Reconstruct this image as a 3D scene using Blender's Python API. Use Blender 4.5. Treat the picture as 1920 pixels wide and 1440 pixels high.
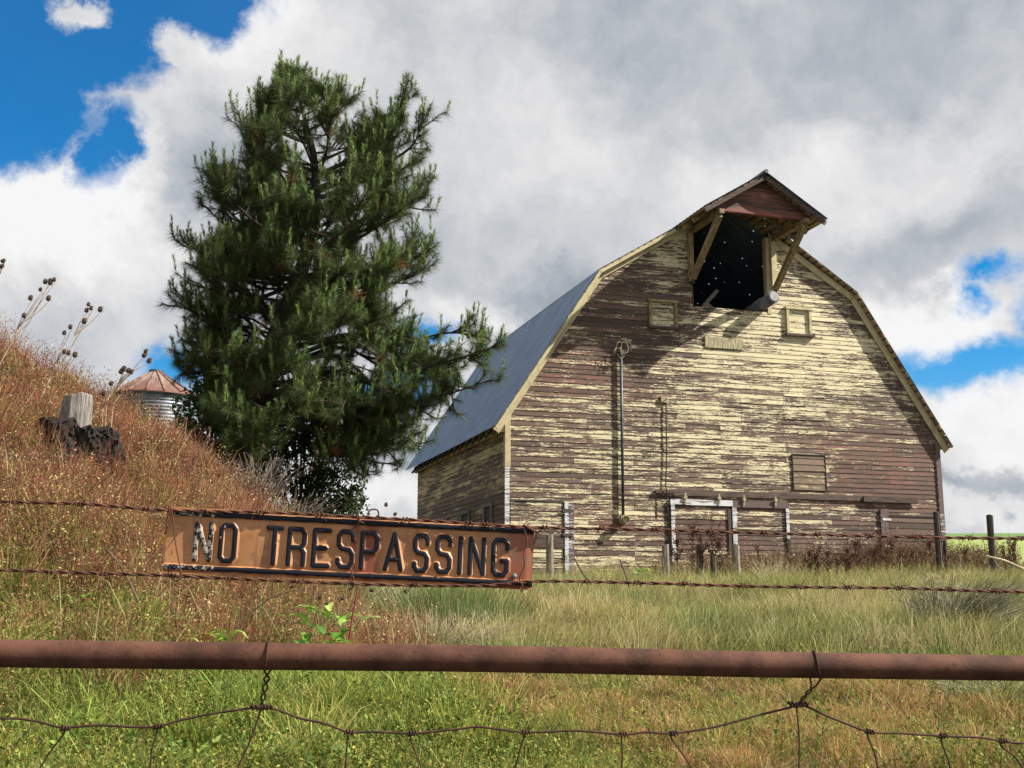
import bpy, math, random
import numpy as np
from mathutils import Vector, Matrix

SC = bpy.context.scene
for o in list(bpy.data.objects): bpy.data.objects.remove(o)
random.seed(7); RNG = np.random.default_rng(7)
R = math.radians

# ------------------------------------------------------------------ camera
F = 2165.0                                  # focal length in pixels of the 1920 px wide photograph
PITCH = math.atan(410 / F)
cd = bpy.data.cameras.new('camera'); cam = bpy.data.objects.new('camera', cd); SC.collection.objects.link(cam)
cd.sensor_width = 36; cd.lens = 36 * F / 1920; cd.clip_start = 0.05; cd.clip_end = 9000
cam.location = (0, 0, 0); cam.rotation_euler = (math.pi / 2 + PITCH, 0, 0)
SC.camera = cam
SC.view_settings.view_transform = 'Standard'; SC.view_settings.look = 'None'
SC.view_settings.gamma = 1; EXPO = 0.95; SC.view_settings.exposure = EXPO
SC.cycles.max_bounces = 6; SC.cycles.transparent_max_bounces = 12

CP, SP = math.cos(PITCH), math.sin(PITCH)
def ray(px, py):
    a, b = (px - 960) / F, (720 - py) / F
    return np.array([a, CP - b * SP, SP + b * CP])
def at(px, py, Y):                          # the world point seen at a photo pixel, Y metres ahead
    r = ray(px, py); return Vector(r * (Y / r[1]))

# ------------------------------------------------------------------ sun
SUN = Vector((0.2987 + 2.28 * .95434, -0.95434 + 2.28 * .29871, 2.06)).normalized()
sl = bpy.data.lights.new('sun', 'SUN'); so = bpy.data.objects.new('sun', sl); SC.collection.objects.link(so)
sl.energy = 5.0; sl.angle = R(0.53); sl.color = (1.0, 0.94, 0.83)
so.rotation_euler = SUN.to_track_quat('Z', 'Y').to_euler(); so.location = (30, -5, 30)

# ------------------------------------------------------------------ node helper
class NT:
    def __init__(s, tree): s.t = tree; s.n = tree.nodes; s.l = tree.links
    def new(s, typ, ins=None, **kw):
        nd = s.n.new(typ)
        for k, v in kw.items(): setattr(nd, k, v)
        for k, v in (ins or {}).items(): s.put(nd.inputs[k], v)
        return nd
    def put(s, sock, v):
        if isinstance(v, bpy.types.NodeSocket): s.l.new(v, sock)
        elif isinstance(v, (int, float)) and hasattr(sock.default_value, '__len__'): sock.default_value = [v] * len(sock.default_value)
        elif hasattr(v, '__len__') and len(v) == 3 and hasattr(sock.default_value, '__len__') and len(sock.default_value) == 4: sock.default_value = (*v, 1)
        else: sock.default_value = v
    def m(s, op, a, b=0.0, c=0.0, clamp=False):
        nd = s.new('ShaderNodeMath', operation=op, use_clamp=clamp)
        s.put(nd.inputs[0], a); s.put(nd.inputs[1], b); s.put(nd.inputs[2], c)
        return nd.outputs[0]
    def vm(s, op, a, b=(0, 0, 0), out=0):
        nd = s.new('ShaderNodeVectorMath', operation=op)
        s.put(nd.inputs[0], a)
        if op == 'SCALE': s.put(nd.inputs[3], b)
        else: s.put(nd.inputs[1], b)
        return nd.outputs[out]
    def noise(s, vec, scale, detail=4, rough=0.5, dist=0.0, col=False):
        nd = s.new('ShaderNodeTexNoise', {'Vector': vec, 'Scale': scale, 'Detail': detail, 'Roughness': rough, 'Distortion': dist})
        return nd.outputs['Color' if col else 'Fac']
    def step(s, v, a, b):                   # smoothstep a..b
        nd = s.new('ShaderNodeMapRange', {'Value': v, 'From Min': a, 'From Max': b}, interpolation_type='SMOOTHSTEP')
        return nd.outputs[0]
    def mix(s, f, a, b, blend='MIX'):
        nd = s.new('ShaderNodeMix', data_type='RGBA', blend_type=blend)
        s.put(nd.inputs[0], f); s.put(nd.inputs[6], a); s.put(nd.inputs[7], b)
        return nd.outputs[2]

# ------------------------------------------------------------------ sky: Nishita with procedural clouds (in azimuth / elevation)
W = bpy.data.worlds.new('World'); SC.world = W; W.use_nodes = True
w = NT(W.node_tree); w.n.clear()
sky = w.new('ShaderNodeTexSky', sky_type='NISHITA', sun_disc=False, sun_elevation=math.asin(SUN.z),
            sun_rotation=math.atan2(SUN.x, SUN.y), air_density=1.0, dust_density=0.3, ozone_density=2.5)
tc = w.new('ShaderNodeTexCoord').outputs['Generated']
sx = w.new('ShaderNodeSeparateXYZ', {0: tc})
az = w.m('ARCTAN2', sx.outputs[0], sx.outputs[1]); el = w.m('ARCSINE', sx.outputs[2])
AE = w.new('ShaderNodeCombineXYZ', {0: az, 1: el}).outputs[0]
nA = w.noise(AE, 5.5, 9, 0.62, col=True); nB = w.noise(AE, 22, 8, 0.65, col=True)
def warp(a, b):
    x = w.vm('SCALE', w.vm('SUBTRACT', nA, (.5, .5, .5)), a); y = w.vm('SCALE', w.vm('SUBTRACT', nB, (.5, .5, .5)), b)
    return w.vm('ADD', w.vm('ADD', AE, x), y)
WP = warp(0.09, 0.045); WS = warp(0.22, 0.05)
def sae(px, py):
    r = ray(px, py); r = r / np.linalg.norm(r); return math.atan2(r[0], r[1]), math.asin(r[2])
def blob(vec, px, py, rx, ry, amp=1.0, rot=0.0):
    a, e = sae(px, py); d = w.vm('SUBTRACT', vec, (a, e, 0))
    if rot: d = w.new('ShaderNodeVectorRotate', {'Vector': d, 'Angle': R(rot)}, rotation_type='Z_AXIS').outputs[0]
    d = w.vm('MULTIPLY', d, (F / rx, F / ry, 0))
    L = w.vm('LENGTH', d, out=1)
    return w.m('MULTIPLY', w.m('SUBTRACT', 1.0, L), amp)
blue = None
for b in [(60, 20, 270, 140), (370, -30, 150, 95), (-60, 160, 230, 150), (195, 270, 50, 75), (330, 690, 70, 36), (430, 750, 60, 40), (800, 625, 62, 30),
          (745, 745, 85, 45), (1810, 682, 170, 46), (1885, 510, 62, 26), (1850, 556, 32, 22), (2300, 600, 300, 160), (-700, 60, 500, 300)]:
    v = blob(WP, *b, amp=min(b[2], b[3]) / 100.0); blue = v if blue is None else w.m('MAXIMUM', blue, v)
for b in [(150, 12, 60, 30), (335, 100, 55, 45)]:
    blue = w.m('MINIMUM', blue, w.m('ADD', w.m('MULTIPLY', blob(WP, *b), -0.55), 0.12))
# elsewhere in the sky (out of the photograph) broken cloud
blueM = w.step(blue, -0.16, 0.24)
# cloud light and dark
val = w.m('ADD', 0.645, 0.0)
for b in [(20, 420, 360, 200, .30), (150, 610, 420, 90, -.10), (420, 330, 160, 150, -.15), (560, 80, 220, 140, .12), (1500, 60, 620, 190, -.10), (1150, 30, 300, 120, -.04),
          (1050, 560, 250, 70, -.18), (900, 600, 120, 60, .15), (1560, 330, 360, 120, .17), (1800, 440, 260, 90, -.12), (1740, 590, 190, 80, .28), (1820, 800, 190, 120, .24),
          (1820, 900, 200, 35, -.22), (1800, 950, 200, 40, .15), (740, 940, 110, 50, .20), (740, 870, 110, 28, -.15), (1000, 250, 260, 160, .10), (1200, 330, 200, 120, .04)]:
    g = w.step(blob(WS, *b[:4]), -0.25, 0.75); val = w.m('ADD', val, w.m('MULTIPLY', g, b[4] * 1.0))
nz = w.noise(warp(0.16, 0.02), 7.0, 8, 0.55); n2 = w.noise(warp(0.06, 0.03), 26, 7, 0.6)
val = w.m('ADD', val, w.m('MULTIPLY', w.m('SUBTRACT', nz, 0.5), 0.42)); val = w.m('ADD', val, w.m('MULTIPLY', w.m('SUBTRACT', n2, 0.5), 0.24))
edge = w.m('MULTIPLY', w.step(blue, -0.75, -0.10), 0.10); val = w.m('ADD', val, edge)
val = w.m('MINIMUM', w.m('MAXIMUM', val, 0.30), 0.93)
tint = w.mix(w.step(val, 0.35, 0.8), (0.83, 0.93, 1.06), (1.0, 1.0, 1.01))
ccol = w.vm('SCALE', tint, w.m('MULTIPLY', val, 10.0 / 2 ** EXPO))
hs = w.new('ShaderNodeHueSaturation', {'Saturation': 1.65, 'Value': 1.45 / 2 ** EXPO, 'Color': sky.outputs[0]})
fin = w.mix(w.m('MULTIPLY', blueM, 0.97), ccol, hs.outputs[0])
bg = w.new('ShaderNodeBackground', {'Color': fin, 'Strength': 0.1})
w.l.new(bg.outputs[0], w.new('ShaderNodeOutputWorld').inputs[0])

# ------------------------------------------------------------------ mesh helpers
def tag(o, label=None, cat=None, group=None, kind=None):
    if label: o['label'] = label
    if cat: o['category'] = cat
    if group: o['group'] = group
    if kind: o['kind'] = kind
    return o
def link(name, me, mat=None, parent=None, smooth=False):
    o = bpy.data.objects.new(name, me); SC.collection.objects.link(o)
    if mat: me.materials.append(mat)
    if parent: o.parent = parent
    if smooth and len(me.polygons): me.polygons.foreach_set('use_smooth', [True] * len(me.polygons))
    return o
def empty(name, loc=(0, 0, 0), rz=0.0):
    o = bpy.data.objects.new(name, None); SC.collection.objects.link(o); o.location = loc; o.rotation_euler = (0, 0, rz); o.empty_display_size = .2
    return o
def npmesh(name, V, quads=None, tris=None, col=None):
    me = bpy.data.meshes.new(name); V = np.asarray(V, np.float32)
    nq = 0 if quads is None else len(quads); nt = 0 if tris is None else len(tris)
    me.vertices.add(len(V)); me.vertices.foreach_set('co', V.ravel())
    idx = []
    if nq: idx.append(np.asarray(quads, np.int32).ravel())
    if nt: idx.append(np.asarray(tris, np.int32).ravel())
    idx = np.concatenate(idx); me.loops.add(len(idx)); me.loops.foreach_set('vertex_index', idx)
    st = np.concatenate([np.arange(nq) * 4, nq * 4 + np.arange(nt) * 3]).astype(np.int32)
    me.polygons.add(nq + nt); me.polygons.foreach_set('loop_start', st)
    me.update(calc_edges=True); me.polygons.foreach_set('use_smooth', [False] * (nq + nt))
    if col is not None:
        ca = me.color_attributes.new('col', 'FLOAT_COLOR', 'POINT')
        c4 = np.ones((len(V), 4), np.float32); c4[:, :3] = col; ca.data.foreach_set('color', c4.ravel())
    return me
class MB:
    def __init__(s): s.v = []; s.f = []
    def add(s, vs, fs):
        b = len(s.v); s.v += [tuple(x) for x in vs]; s.f += [tuple(i + b for i in f) for f in fs]; return s
    def box(s, a, b, j=0.0):                 # axis aligned from corner a to corner b
        x0, y0, z0 = a; x1, y1, z1 = b
        vs = [(x, y, z) for x in (x0, x1) for y in (y0, y1) for z in (z0, z1)]
        if j: vs = [(x + random.uniform(-j, j), y + random.uniform(-j, j), z + random.uniform(-j, j)) for x, y, z in vs]
        return s.add(vs, [(0, 1, 3, 2), (4, 6, 7, 5), (0, 4, 5, 1), (2, 3, 7, 6), (0, 2, 6, 4), (1, 5, 7, 3)])
    def beam(s, p, q, wd, th, up=(0, 0, 1)):
        p, q = Vector(p), Vector(q); d = (q - p).normalized(); a = d.cross(Vector(up))
        if a.length < 1e-4: a = d.cross(Vector((1, 0, 0)))
        a.normalize(); b = a.cross(d).normalized()
        vs = [e + a * (i * wd / 2) + b * (k * th / 2) for e in (p, q) for i in (-1, 1) for k in (-1, 1)]
        return s.add(vs, [(0, 1, 3, 2), (4, 6, 7, 5), (0, 4, 5, 1), (2, 3, 7, 6), (0, 2, 6, 4), (1, 5, 7, 3)])
    def tube(s, pts, rad, n=8, caps=True):
        pts = [Vector(p) for p in pts]; rs = rad if hasattr(rad, '__len__') else [rad] * len(pts)
        a = None; vs = []
        for i, p in enumerate(pts):
            d = (pts[min(i + 1, len(pts) - 1)] - pts[max(i - 1, 0)])
            d = d.normalized() if d.length > 1e-9 else Vector((0, 0, 1))
            if a is None:
                a = d.cross(Vector((0, 0, 1)));
                if a.length < 1e-3: a = d.cross(Vector((1, 0, 0)))
            a = (a - d * a.dot(d)); a = a.normalized() if a.length > 1e-6 else d.orthogonal().normalized()
            b = d.cross(a)
            for k in range(n):
                t = 2 * math.pi * k / n; vs.append(p + (a * math.cos(t) + b * math.sin(t)) * rs[i])
        fs = [(i * n + k, i * n + (k + 1) % n, (i + 1) * n + (k + 1) % n, (i + 1) * n + k) for i in range(len(pts) - 1) for k in range(n)]
        if caps: fs += [tuple(range(n - 1, -1, -1)), tuple(range((len(pts) - 1) * n, len(pts) * n))]
        return s.add(vs, fs)
    def build(s, name, mat, parent=None, smooth=False):
        me = bpy.data.meshes.new(name); me.from_pydata(s.v, [], s.f); me.update()
        return link(name, me, mat, parent, smooth)
def spline(pts, n):
    P = [Vector(p) for p in pts]; P = [P[0] * 2 - P[1]] + P + [P[-1] * 2 - P[-2]]; out = []
    for i in range(1, len(P) - 2):
        for k in range(n):
            t = k / n; a, b, c, d = P[i - 1:i + 3]
            out.append(0.5 * ((2 * b) + (c - a) * t + (2 * a - 5 * b + 4 * c - d) * t * t + (3 * b - a - 3 * c + d) * t ** 3))
    return out + [P[-2]]

# ------------------------------------------------------------------ materials
def mat(name):
    m = bpy.data.materials.new(name); m.use_nodes = True; t = NT(m.node_tree); t.n.clear()
    out = t.new('ShaderNodeOutputMaterial'); p = t.new('ShaderNodeBsdfPrincipled'); t.l.new(p.outputs[0], out.inputs[0])
    return m, t, p, out
def bump(t, p, h, strength=0.3, dist=0.01):
    b = t.new('ShaderNodeBump', {'Height': h, 'Strength': strength, 'Distance': dist}); t.l.new(b.outputs[0], p.inputs['Normal'])
def ocoord(t, scale=(1, 1, 1)):
    c = t.new('ShaderNodeTexCoord').outputs['Object']; return t.vm('MULTIPLY', c, scale)
def simple(name, a, b, scale=6.0, rough=0.8, stretch=(1, 1, 1), metal=0.0, bs=0.25, detail=6, lo=.35, hi=.65, bd=0.01):
    m, t, p, _ = mat(name); c = ocoord(t, stretch); n = t.noise(c, scale, detail, .6)
    t.put(p.inputs['Base Color'], t.mix(t.step(n, lo, hi), a, b)); p.inputs['Roughness'].default_value = rough; p.inputs['Metallic'].default_value = metal
    bump(t, p, t.noise(c, scale * 2.5, 5, .6), bs, bd); return m
def leafmat(name, transl=0.35, rough=0.6):
    m = bpy.data.materials.new(name); m.use_nodes = True; t = NT(m.node_tree); t.n.clear()
    out = t.new('ShaderNodeOutputMaterial'); at_ = t.new('ShaderNodeAttribute', attribute_name='col').outputs['Color']
    p = t.new('ShaderNodeBsdfPrincipled', {'Base Color': at_, 'Roughness': rough, 'Specular IOR Level': .25})
    tr = t.new('ShaderNodeBsdfTranslucent', {'Color': at_}); mx = t.new('ShaderNodeMixShader', {0: transl, 1: p.outputs[0], 2: tr.outputs[0]})
    t.l.new(mx.outputs[0], out.inputs[0]); return m
M_leaf = leafmat('leaf', .35); M_needle = leafmat('needle', .22, .5); M_dry = leafmat('dry_plant', .3, .8)

def paintwood(name, wood1, wood2, red, paint, zs=1.0):
    # weathered clapboard: R = paint left on the board, G = tone of the board, B = red primer showing
    m, t, p, _ = mat(name)
    at_ = t.new('ShaderNodeSeparateColor', {0: t.new('ShaderNodeAttribute', attribute_name='col').outputs['Color']})
    c = ocoord(t)
    big = t.noise(t.vm('MULTIPLY', c, (1.6, 1.6, 9)), 1.0, 5, .6, .3)
    fine = t.noise(t.vm('MULTIPLY', c, (9, 9, 60)), 1.0, 6, .68, .4)
    flk = t.noise(t.vm('MULTIPLY', c, (30, 30, 110)), 1.0, 4, .6)
    mid = t.noise(t.vm('MULTIPLY', c, (1.7, 1.7, 27)), 1.0, 5, .62, .5)
    v = t.m('ADD', t.m('MULTIPLY', t.m('SUBTRACT', big, .5), 1.0), t.m('MULTIPLY', t.m('SUBTRACT', fine, .5), 1.5)); v = t.m('ADD', v, t.m('MULTIPLY', t.m('SUBTRACT', mid, .5), 1.7))
    v = t.m('ADD', v, t.m('MULTIPLY', t.m('SUBTRACT', flk, .5), .6))
    v = t.m('ADD', v, t.m('MULTIPLY', t.m('SUBTRACT', at_.outputs[0], .62), .9))
    msk = t.step(v, -.012, .028)
    grain = t.noise(t.vm('MULTIPLY', c, (4, 4, 160)), 1.0, 6, .7)
    wood = t.mix(t.step(grain, .3, .7), wood1, wood2)
    wood = t.mix(t.m('MULTIPLY', t.step(t.noise(t.vm('MULTIPLY', c, (2.2, 2.2, 25)), 1, 4, .6), .42, .66), at_.outputs[2]), wood, red)
    wood = t.vm('SCALE', wood, t.m('ADD', .6, t.m('MULTIPLY', at_.outputs[1], .75)))
    pn = t.noise(t.vm('MULTIPLY', c, (3, 3, 6)), 1.0, 6, .6)
    pc = t.mix(t.step(pn, .35, .7), paint, [x * .86 for x in paint])
    pc = t.mix(t.m('MULTIPLY', t.step(t.noise(t.vm('MULTIPLY', c, (25, 25, 40)), 1.0, 5, .7),   .55, .75), .28), pc, [x * .45 for x in paint])
    pc = t.vm('SCALE', pc, t.m('ADD', .84, t.m('MULTIPLY', at_.outputs[1], .2)))
    col = t.mix(msk, wood, pc)
    t.put(p.inputs['Base Color'], col); p.inputs['Roughness'].default_value = .8
    h = t.m('ADD', t.m('MULTIPLY', msk, .7), t.m('MULTIPLY', grain, .5)); bump(t, p, h, .6, .004)
    return m
CREAM = (.68, .60, .38)
M_front = paintwood('peeling_cream_clapboard', (.034, .022, .017), (.150, .098, .072), (.24, .09, .06), CREAM)
M_side = paintwood('weathered_side_clapboard', (.075, .052, .036), (.21, .148, .10), (.2, .1, .06), (.62, .53, .27))
M_white = paintwood('peeling_white_trim', (.06, .045, .045), (.16, .11, .1), (.2, .09, .07), (.66, .67, .69))
M_trim = simple('cream_trim', (.50, .43, .25), (.30, .25, .15), 5, .75, (1, 1, 1), lo=.4, hi=.8)
M_darkwood = simple('dark_board_and_gap', (.03, .02, .017), (.13, .085, .065), 3, .85, (1.2, 1.2, 22))
M_redwood = simple('faded_red_boards', (.09, .03, .03), (.30, .10, .085), 2, .8, (.8, .8, 14))
M_bracewood = simple('bare_brace_wood', (.15, .11, .055), (.33, .25, .12), 3, .8, (5, 5, 2))
M_greywood = simple('grey_weathered_wood', (.10, .085, .07), (.30, .26, .21), 4, .9, (14, 14, 1.5), bs=.6)
M_blackwood = simple('dark_post_wood', (.022, .018, .016), (.07, .055, .045), 4, .9, (10, 10, 1.5), bs=.6)
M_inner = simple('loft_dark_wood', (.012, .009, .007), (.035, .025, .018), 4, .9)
M_rafter = simple('sheathing_boards', (.20, .13, .07), (.46, .35, .19), 2.2, .85, (3, .7, 3))
M_galv = simple('galvanised_steel', (.14, .155, .17), (.24, .26, .28), 5, .6, metal=.2, bs=.05)
M_conduit = simple('grey_conduit', (.035, .042, .052), (.085, .1, .12), 8, .5, metal=.3, bs=.05)
M_black = simple('black_iron', (.012, .01, .01), (.04, .028, .022), 20, .6, metal=.2)
M_plaque = simple('weathered_plaque', (.17, .14, .085), (.5, .45, .28), 2.5, .85, (22, 22, 2.5), bs=.5)
M_log = simple('pale_cut_log', (.09, .08, .075), (.27, .245, .225), 5, .9, (14, 14, 1.2), bs=.8)
M_char = simple('rotten_black_stump', (.005, .004, .004), (.026, .017, .013), 6, .95, (5, 5, 1), bs=.7, bd=.015)
M_bark = simple('pine_bark', (.012, .009, .008), (.055, .037, .028), 9, .95, (2.5, 2.5, .7), bs=1.0, bd=.05)
M_twig = simple('twig', (.022, .016, .012), (.06, .042, .03), 8, .9)
M_stalk = simple('dry_stalk', (.28, .2, .13), (.5, .4, .28), 10, .9)
M_stalkd = simple('brown_stalk', (.07, .045, .035), (.16, .11, .08), 10, .9)
M_teasel = simple('teasel_head', (.04, .024, .018), (.14, .085, .055), 60, .95, bs=1.0)
M_crimson = simple('crimson_stem', (.14, .015, .02), (.28, .03, .03), 10, .7)
def rust(name, a, b, c3, scale=18, rough=.75, metal=.15):
    m, t, p, _ = mat(name); c = ocoord(t)
    n = t.noise(c, scale, 8, .65); k = t.mix(t.step(n, .35, .65), a, b)
    k = t.mix(t.step(t.noise(c, scale * 7, 5, .7), .58, .72), k, c3)
    t.put(p.inputs['Base Color'], k); p.inputs['Roughness'].default_value = rough; p.inputs['Metallic'].default_value = metal
    p.inputs['Specular IOR Level'].default_value = .25; bump(t, p, t.noise(c, scale * 14, 5, .7), .5, .002); return m
M_pipe = rust('rusty_pipe', (.055, .023, .015), (.125, .054, .034), (.032, .016, .014), 11, .8, .0)
M_wire = rust('rusty_wire', (.085, .038, .026), (.16, .07, .042), (.045, .022, .018), 60)
M_wired = rust('dark_rusty_wire', (.045, .024, .018), (.095, .046, .03), (.03, .016, .014), 60)
# corrugated roof steel, with nail holes that let the daylight into the loft
M_roof, t, p, out = mat('corrugated_roof_steel')
c = ocoord(t); n = t.noise(t.vm('MULTIPLY', c, (1, 3, 1)), 1.3, 6, .6)
t.put(p.inputs['Base Color'], t.mix(t.m('MULTIPLY', t.step(t.noise(t.vm('MULTIPLY', c, (.6, 9, .6)), 1.0, 5, .65), .56, .74), .55), t.mix(t.step(n, .3, .7), (.13, .19, .275), (.20, .265, .36)), (.16, .15, .15)))
p.inputs['Metallic'].default_value = .35; p.inputs['Roughness'].default_value = .5
vor = t.new('ShaderNodeTexVoronoi', {'Vector': c, 'Scale': 4.6, 'Randomness': .9}); vor2 = t.noise(c, 2.0, 2)
hole = t.m('MULTIPLY', t.m('LESS_THAN', vor.outputs['Distance'], .075), t.m('GREATER_THAN', vor2, .42))
t.put(p.inputs['Alpha'], t.m('SUBTRACT', 1.0, hole))
# silo roof: rusty red with pale streaks down the sheets
M_silorf, t, p, out = mat('rusty_silo_roof')
c = ocoord(t); sp = t.new('ShaderNodeSeparateXYZ', {0: c}); ang = t.m('ARCTAN2', sp.outputs[0], sp.outputs[1])
rad = t.vm('LENGTH', t.vm('MULTIPLY', c, (1, 1, 0)), out=1)
n = t.noise(t.new('ShaderNodeCombineXYZ', {0: t.m('MULTIPLY', ang, 7), 1: t.m('MULTIPLY', rad, .5)}).outputs[0], 1.5, 6, .65)
n = t.m('SUBTRACT', n, t.m('MULTIPLY', t.m('SUBTRACT', rad, .8), .16))
t.put(p.inputs['Base Color'], t.mix(t.step(n, .36, .62), (.17, .075, .055), (.29, .24, .21))); p.inputs['Roughness'].default_value = .6; p.inputs['Metallic'].default_value = .1
# sign
M_sign, t, p, out = mat('rusty_orange_enamel')
c = ocoord(t); sp = t.new('ShaderNodeSeparateXYZ', {0: c})
n = t.noise(c, 14, 8, .65); k = t.mix(t.step(n, .38, .66), (.50, .235, .095), (.37, .16, .062))
n3 = t.noise(t.vm('MULTIPLY', c, (30, 1, 3.5)), 1, 5, .65)
k = t.mix(t.m('MULTIPLY', t.step(n3, .52, .70), .55), k, (.14, .05, .028)); k = t.mix(t.m('MULTIPLY', t.step(t.noise(t.vm('MULTIPLY', c, (1, 1, 3)), 16, 6, .7), .5, .68), .5), k, (.50, .26, .12))
def band(x0, wd): return t.step(t.m('ABSOLUTE', t.m('SUBTRACT', t.m('ADD', sp.outputs[0], t.m('MULTIPLY', t.m('SUBTRACT', t.noise(c, 25, 4), .5), .03)), x0)), wd, wd * .2)
st = t.m('MAXIMUM', band(.375, .028), t.m('MULTIPLY', band(.66, .06), .9)); st = t.m('MAXIMUM', st, t.m('MULTIPLY', band(.345, .012), .9))
k = t.mix(t.m('MULTIPLY', st, .85), k, (.22, .052, .028))
k = t.mix(t.m('MULTIPLY', t.step(t.noise(c, 55, 7, .75), .56, .70), .6), k, (.13, .045, .022))
sg = t.noise(c, 9, 3, .5); k = t.mix(t.m('MULTIPLY', t.step(sg, .6, .72), .35), k, (.2, .16, .12))
t.put(p.inputs['Base Color'], k); p.inputs['Roughness'].default_value = .5; p.inputs['Specular IOR Level'].default_value = .5
bump(t, p, t.noise(c, 160, 5, .7), .25, .0008)
M_letter, t, p, out = mat('chipped_black_enamel')
c = ocoord(t); sp = t.new('ShaderNodeSeparateXYZ', {0: c}); n = t.noise(c, 110, 7, .7)
wear = t.m('SUBTRACT', n, t.m('MULTIPLY', t.step(sp.outputs[0], .12, .06), -.17))
k = t.mix(t.step(wear, .66, .70), (.012, .014, .022), (.42, .38, .33))
t.put(p.inputs['Base Color'], k); p.inputs['Roughness'].default_value = .5; p.inputs['Specular IOR Level'].default_value = .18
bump(t, p, n, .2, .001)

# ------------------------------------------------------------------ terrain
def R_(x): return np.interp(-x, [1.0, 1.5, 2.8, 3.66, 5.3, 8, 15, 26, 60], [0, .08, 1.14, 1.90, 2.78, 4.0, 8.6, 13.6, 22])
def F_(y): return np.interp(y, [4.0, 5.2, 8, 10, 12, 13.2, 15, 20, 30, 50, 90, 160], [0, .04, .40, .68, .97, 1.0, .90, .60, .5, .44, .35, 0])
def B_(y): return np.interp(y, [-8, 1.2, 3, 5, 8, 12, 20, 26, 30, 40, 60, 100, 150], [-1.6, -1.45, -1.05, -.78, -.62, -.45, .02, .38, .56, .7, .3, -3, -6])
def H(x, y):
    x = np.asarray(x, float); y = np.asarray(y, float)
    z = B_(y) + R_(x) * F_(y)
    z += .05 * np.sin(x * 1.7 + y * .9) * np.cos(y * 1.3 - x * .4) + .03 * np.sin(x * 4.1 - y * 2.7)
    z += (.10 * np.sin(x * 2.6 + 1) * np.sin(y * 1.9) + .06 * np.sin(x * 5.3 + y * 2.2) * np.sin(y * 4.1 - x) + .035 * np.sin(x * 11 + y * 3)) * np.clip(R_(x), 0, 1) * (y < 40)
    far = 24 * np.exp(-((y - 380) / 150) ** 2) * np.clip((x + 60) / 150, 0, 1.15)
    return z + np.where(y > 110, far * np.clip((y - 110) / 60, 0, 1), 0) - np.where(y > 600, 3, 0)
def gridmesh(name, xs, ys):
    X, Y = np.meshgrid(xs, ys); Z = H(X, Y); nx, ny = len(xs), len(ys)
    i = np.arange(nx * ny).reshape(ny, nx); q = np.stack([i[:-1, :-1], i[:-1, 1:], i[1:, 1:], i[1:, :-1]], -1).reshape(-1, 4)
    return npmesh(name, np.stack([X, Y, Z], -1).reshape(-1, 3), q)
M_ground, t, p, out = mat('soil_and_thatch')
c = ocoord(t); n = t.noise(c, .9, 6, .6); k = t.mix(t.step(n, .4, .6), (.06, .048, .022), (.045, .055, .018)); k = t.mix(t.step(t.noise(c, 30, 5, .7), .45, .7), k, (.12, .085, .045))
t.put(p.inputs['Base Color'], k); p.inputs['Roughness'].default_value = .95; bump(t, p, t.noise(c, 40, 5, .7), .8, .03)
M_field, t, p, out = mat('flowering_crop')
c = ocoord(t); sp = t.new('ShaderNodeSeparateXYZ', {0: c}); n = t.noise(c, .02, 6, .6)
hz = t.m('ADD', sp.outputs[2], t.m('MULTIPLY', t.m('SUBTRACT', n, .5), 3.0)); tr_ = t.noise(t.vm('MULTIPLY', c, (.01, .35, 1)), 1, 3, .6)
k = t.mix(t.step(hz, 16.6, 18.2), (.235, .29, .07), (.09, .17, .035)); k = t.mix(t.m('MULTIPLY', t.step(tr_, .5, .7), .3), k, (.18, .24, .05))
t.put(p.inputs['Base Color'], k); p.inputs['Roughness'].default_value = .95
xs = np.concatenate([-np.geomspace(14, 160, 26)[::-1], np.arange(-13.75, 14, .25), np.geomspace(14, 160, 26)]); ys = np.concatenate([np.arange(-8, 36, .25), np.geomspace(36, 120, 30)])
g = link('ground', gridmesh('ground', xs, ys), M_ground, None, True); tag(g, kind='structure')
xs = np.concatenate([-np.geomspace(5, 4000, 40)[::-1], [0], np.geomspace(5, 4000, 60)]); ys = np.concatenate([np.geomspace(120, 600, 60), np.geomspace(640, 5000, 12)])
g = link('hill', gridmesh('hill', xs, ys), M_field, None, True); tag(g, kind='structure')

# ------------------------------------------------------------------ the barn
BX, BZ = np.array([-0.13644687, 24.94904505]), 0.50
BANG = math.atan2(0.29871447, 0.95434253)
barn = empty('barn', (BX[0], BX[1], BZ), BANG)
tag(barn, 'old gambrel roofed wooden barn with peeling cream paint and open hayloft', 'barn')
WD, LEN, EAVE, BRK, BRZ, APX, APZ = 11.15, 8.6, 4.08, 2.27, 7.42, 5.66, 9.52
def L(s, out, z): return (s, -out, z - BZ)
def wall_lim(z):                             # left and right limit of the gable wall at height z
    if z < EAVE: return 0, WD
    if z < BRZ: d = (z - EAVE) / (BRZ - EAVE) * BRK; return d, WD - d
    d = BRK + (z - BRZ) / (APZ - BRZ) * (APX - BRK); return d, WD - BRK - (z - BRZ) / (APZ - BRZ) * (WD - BRK - APX)
ZR = [9.5, 8.3, 7.7, 7.2, 6.6, 6.0, 5.5, 5.0, 4.5, 4.0, 3.5, 3.0, 2.6, 2.2, 1.7, 1.2, .6]
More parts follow.
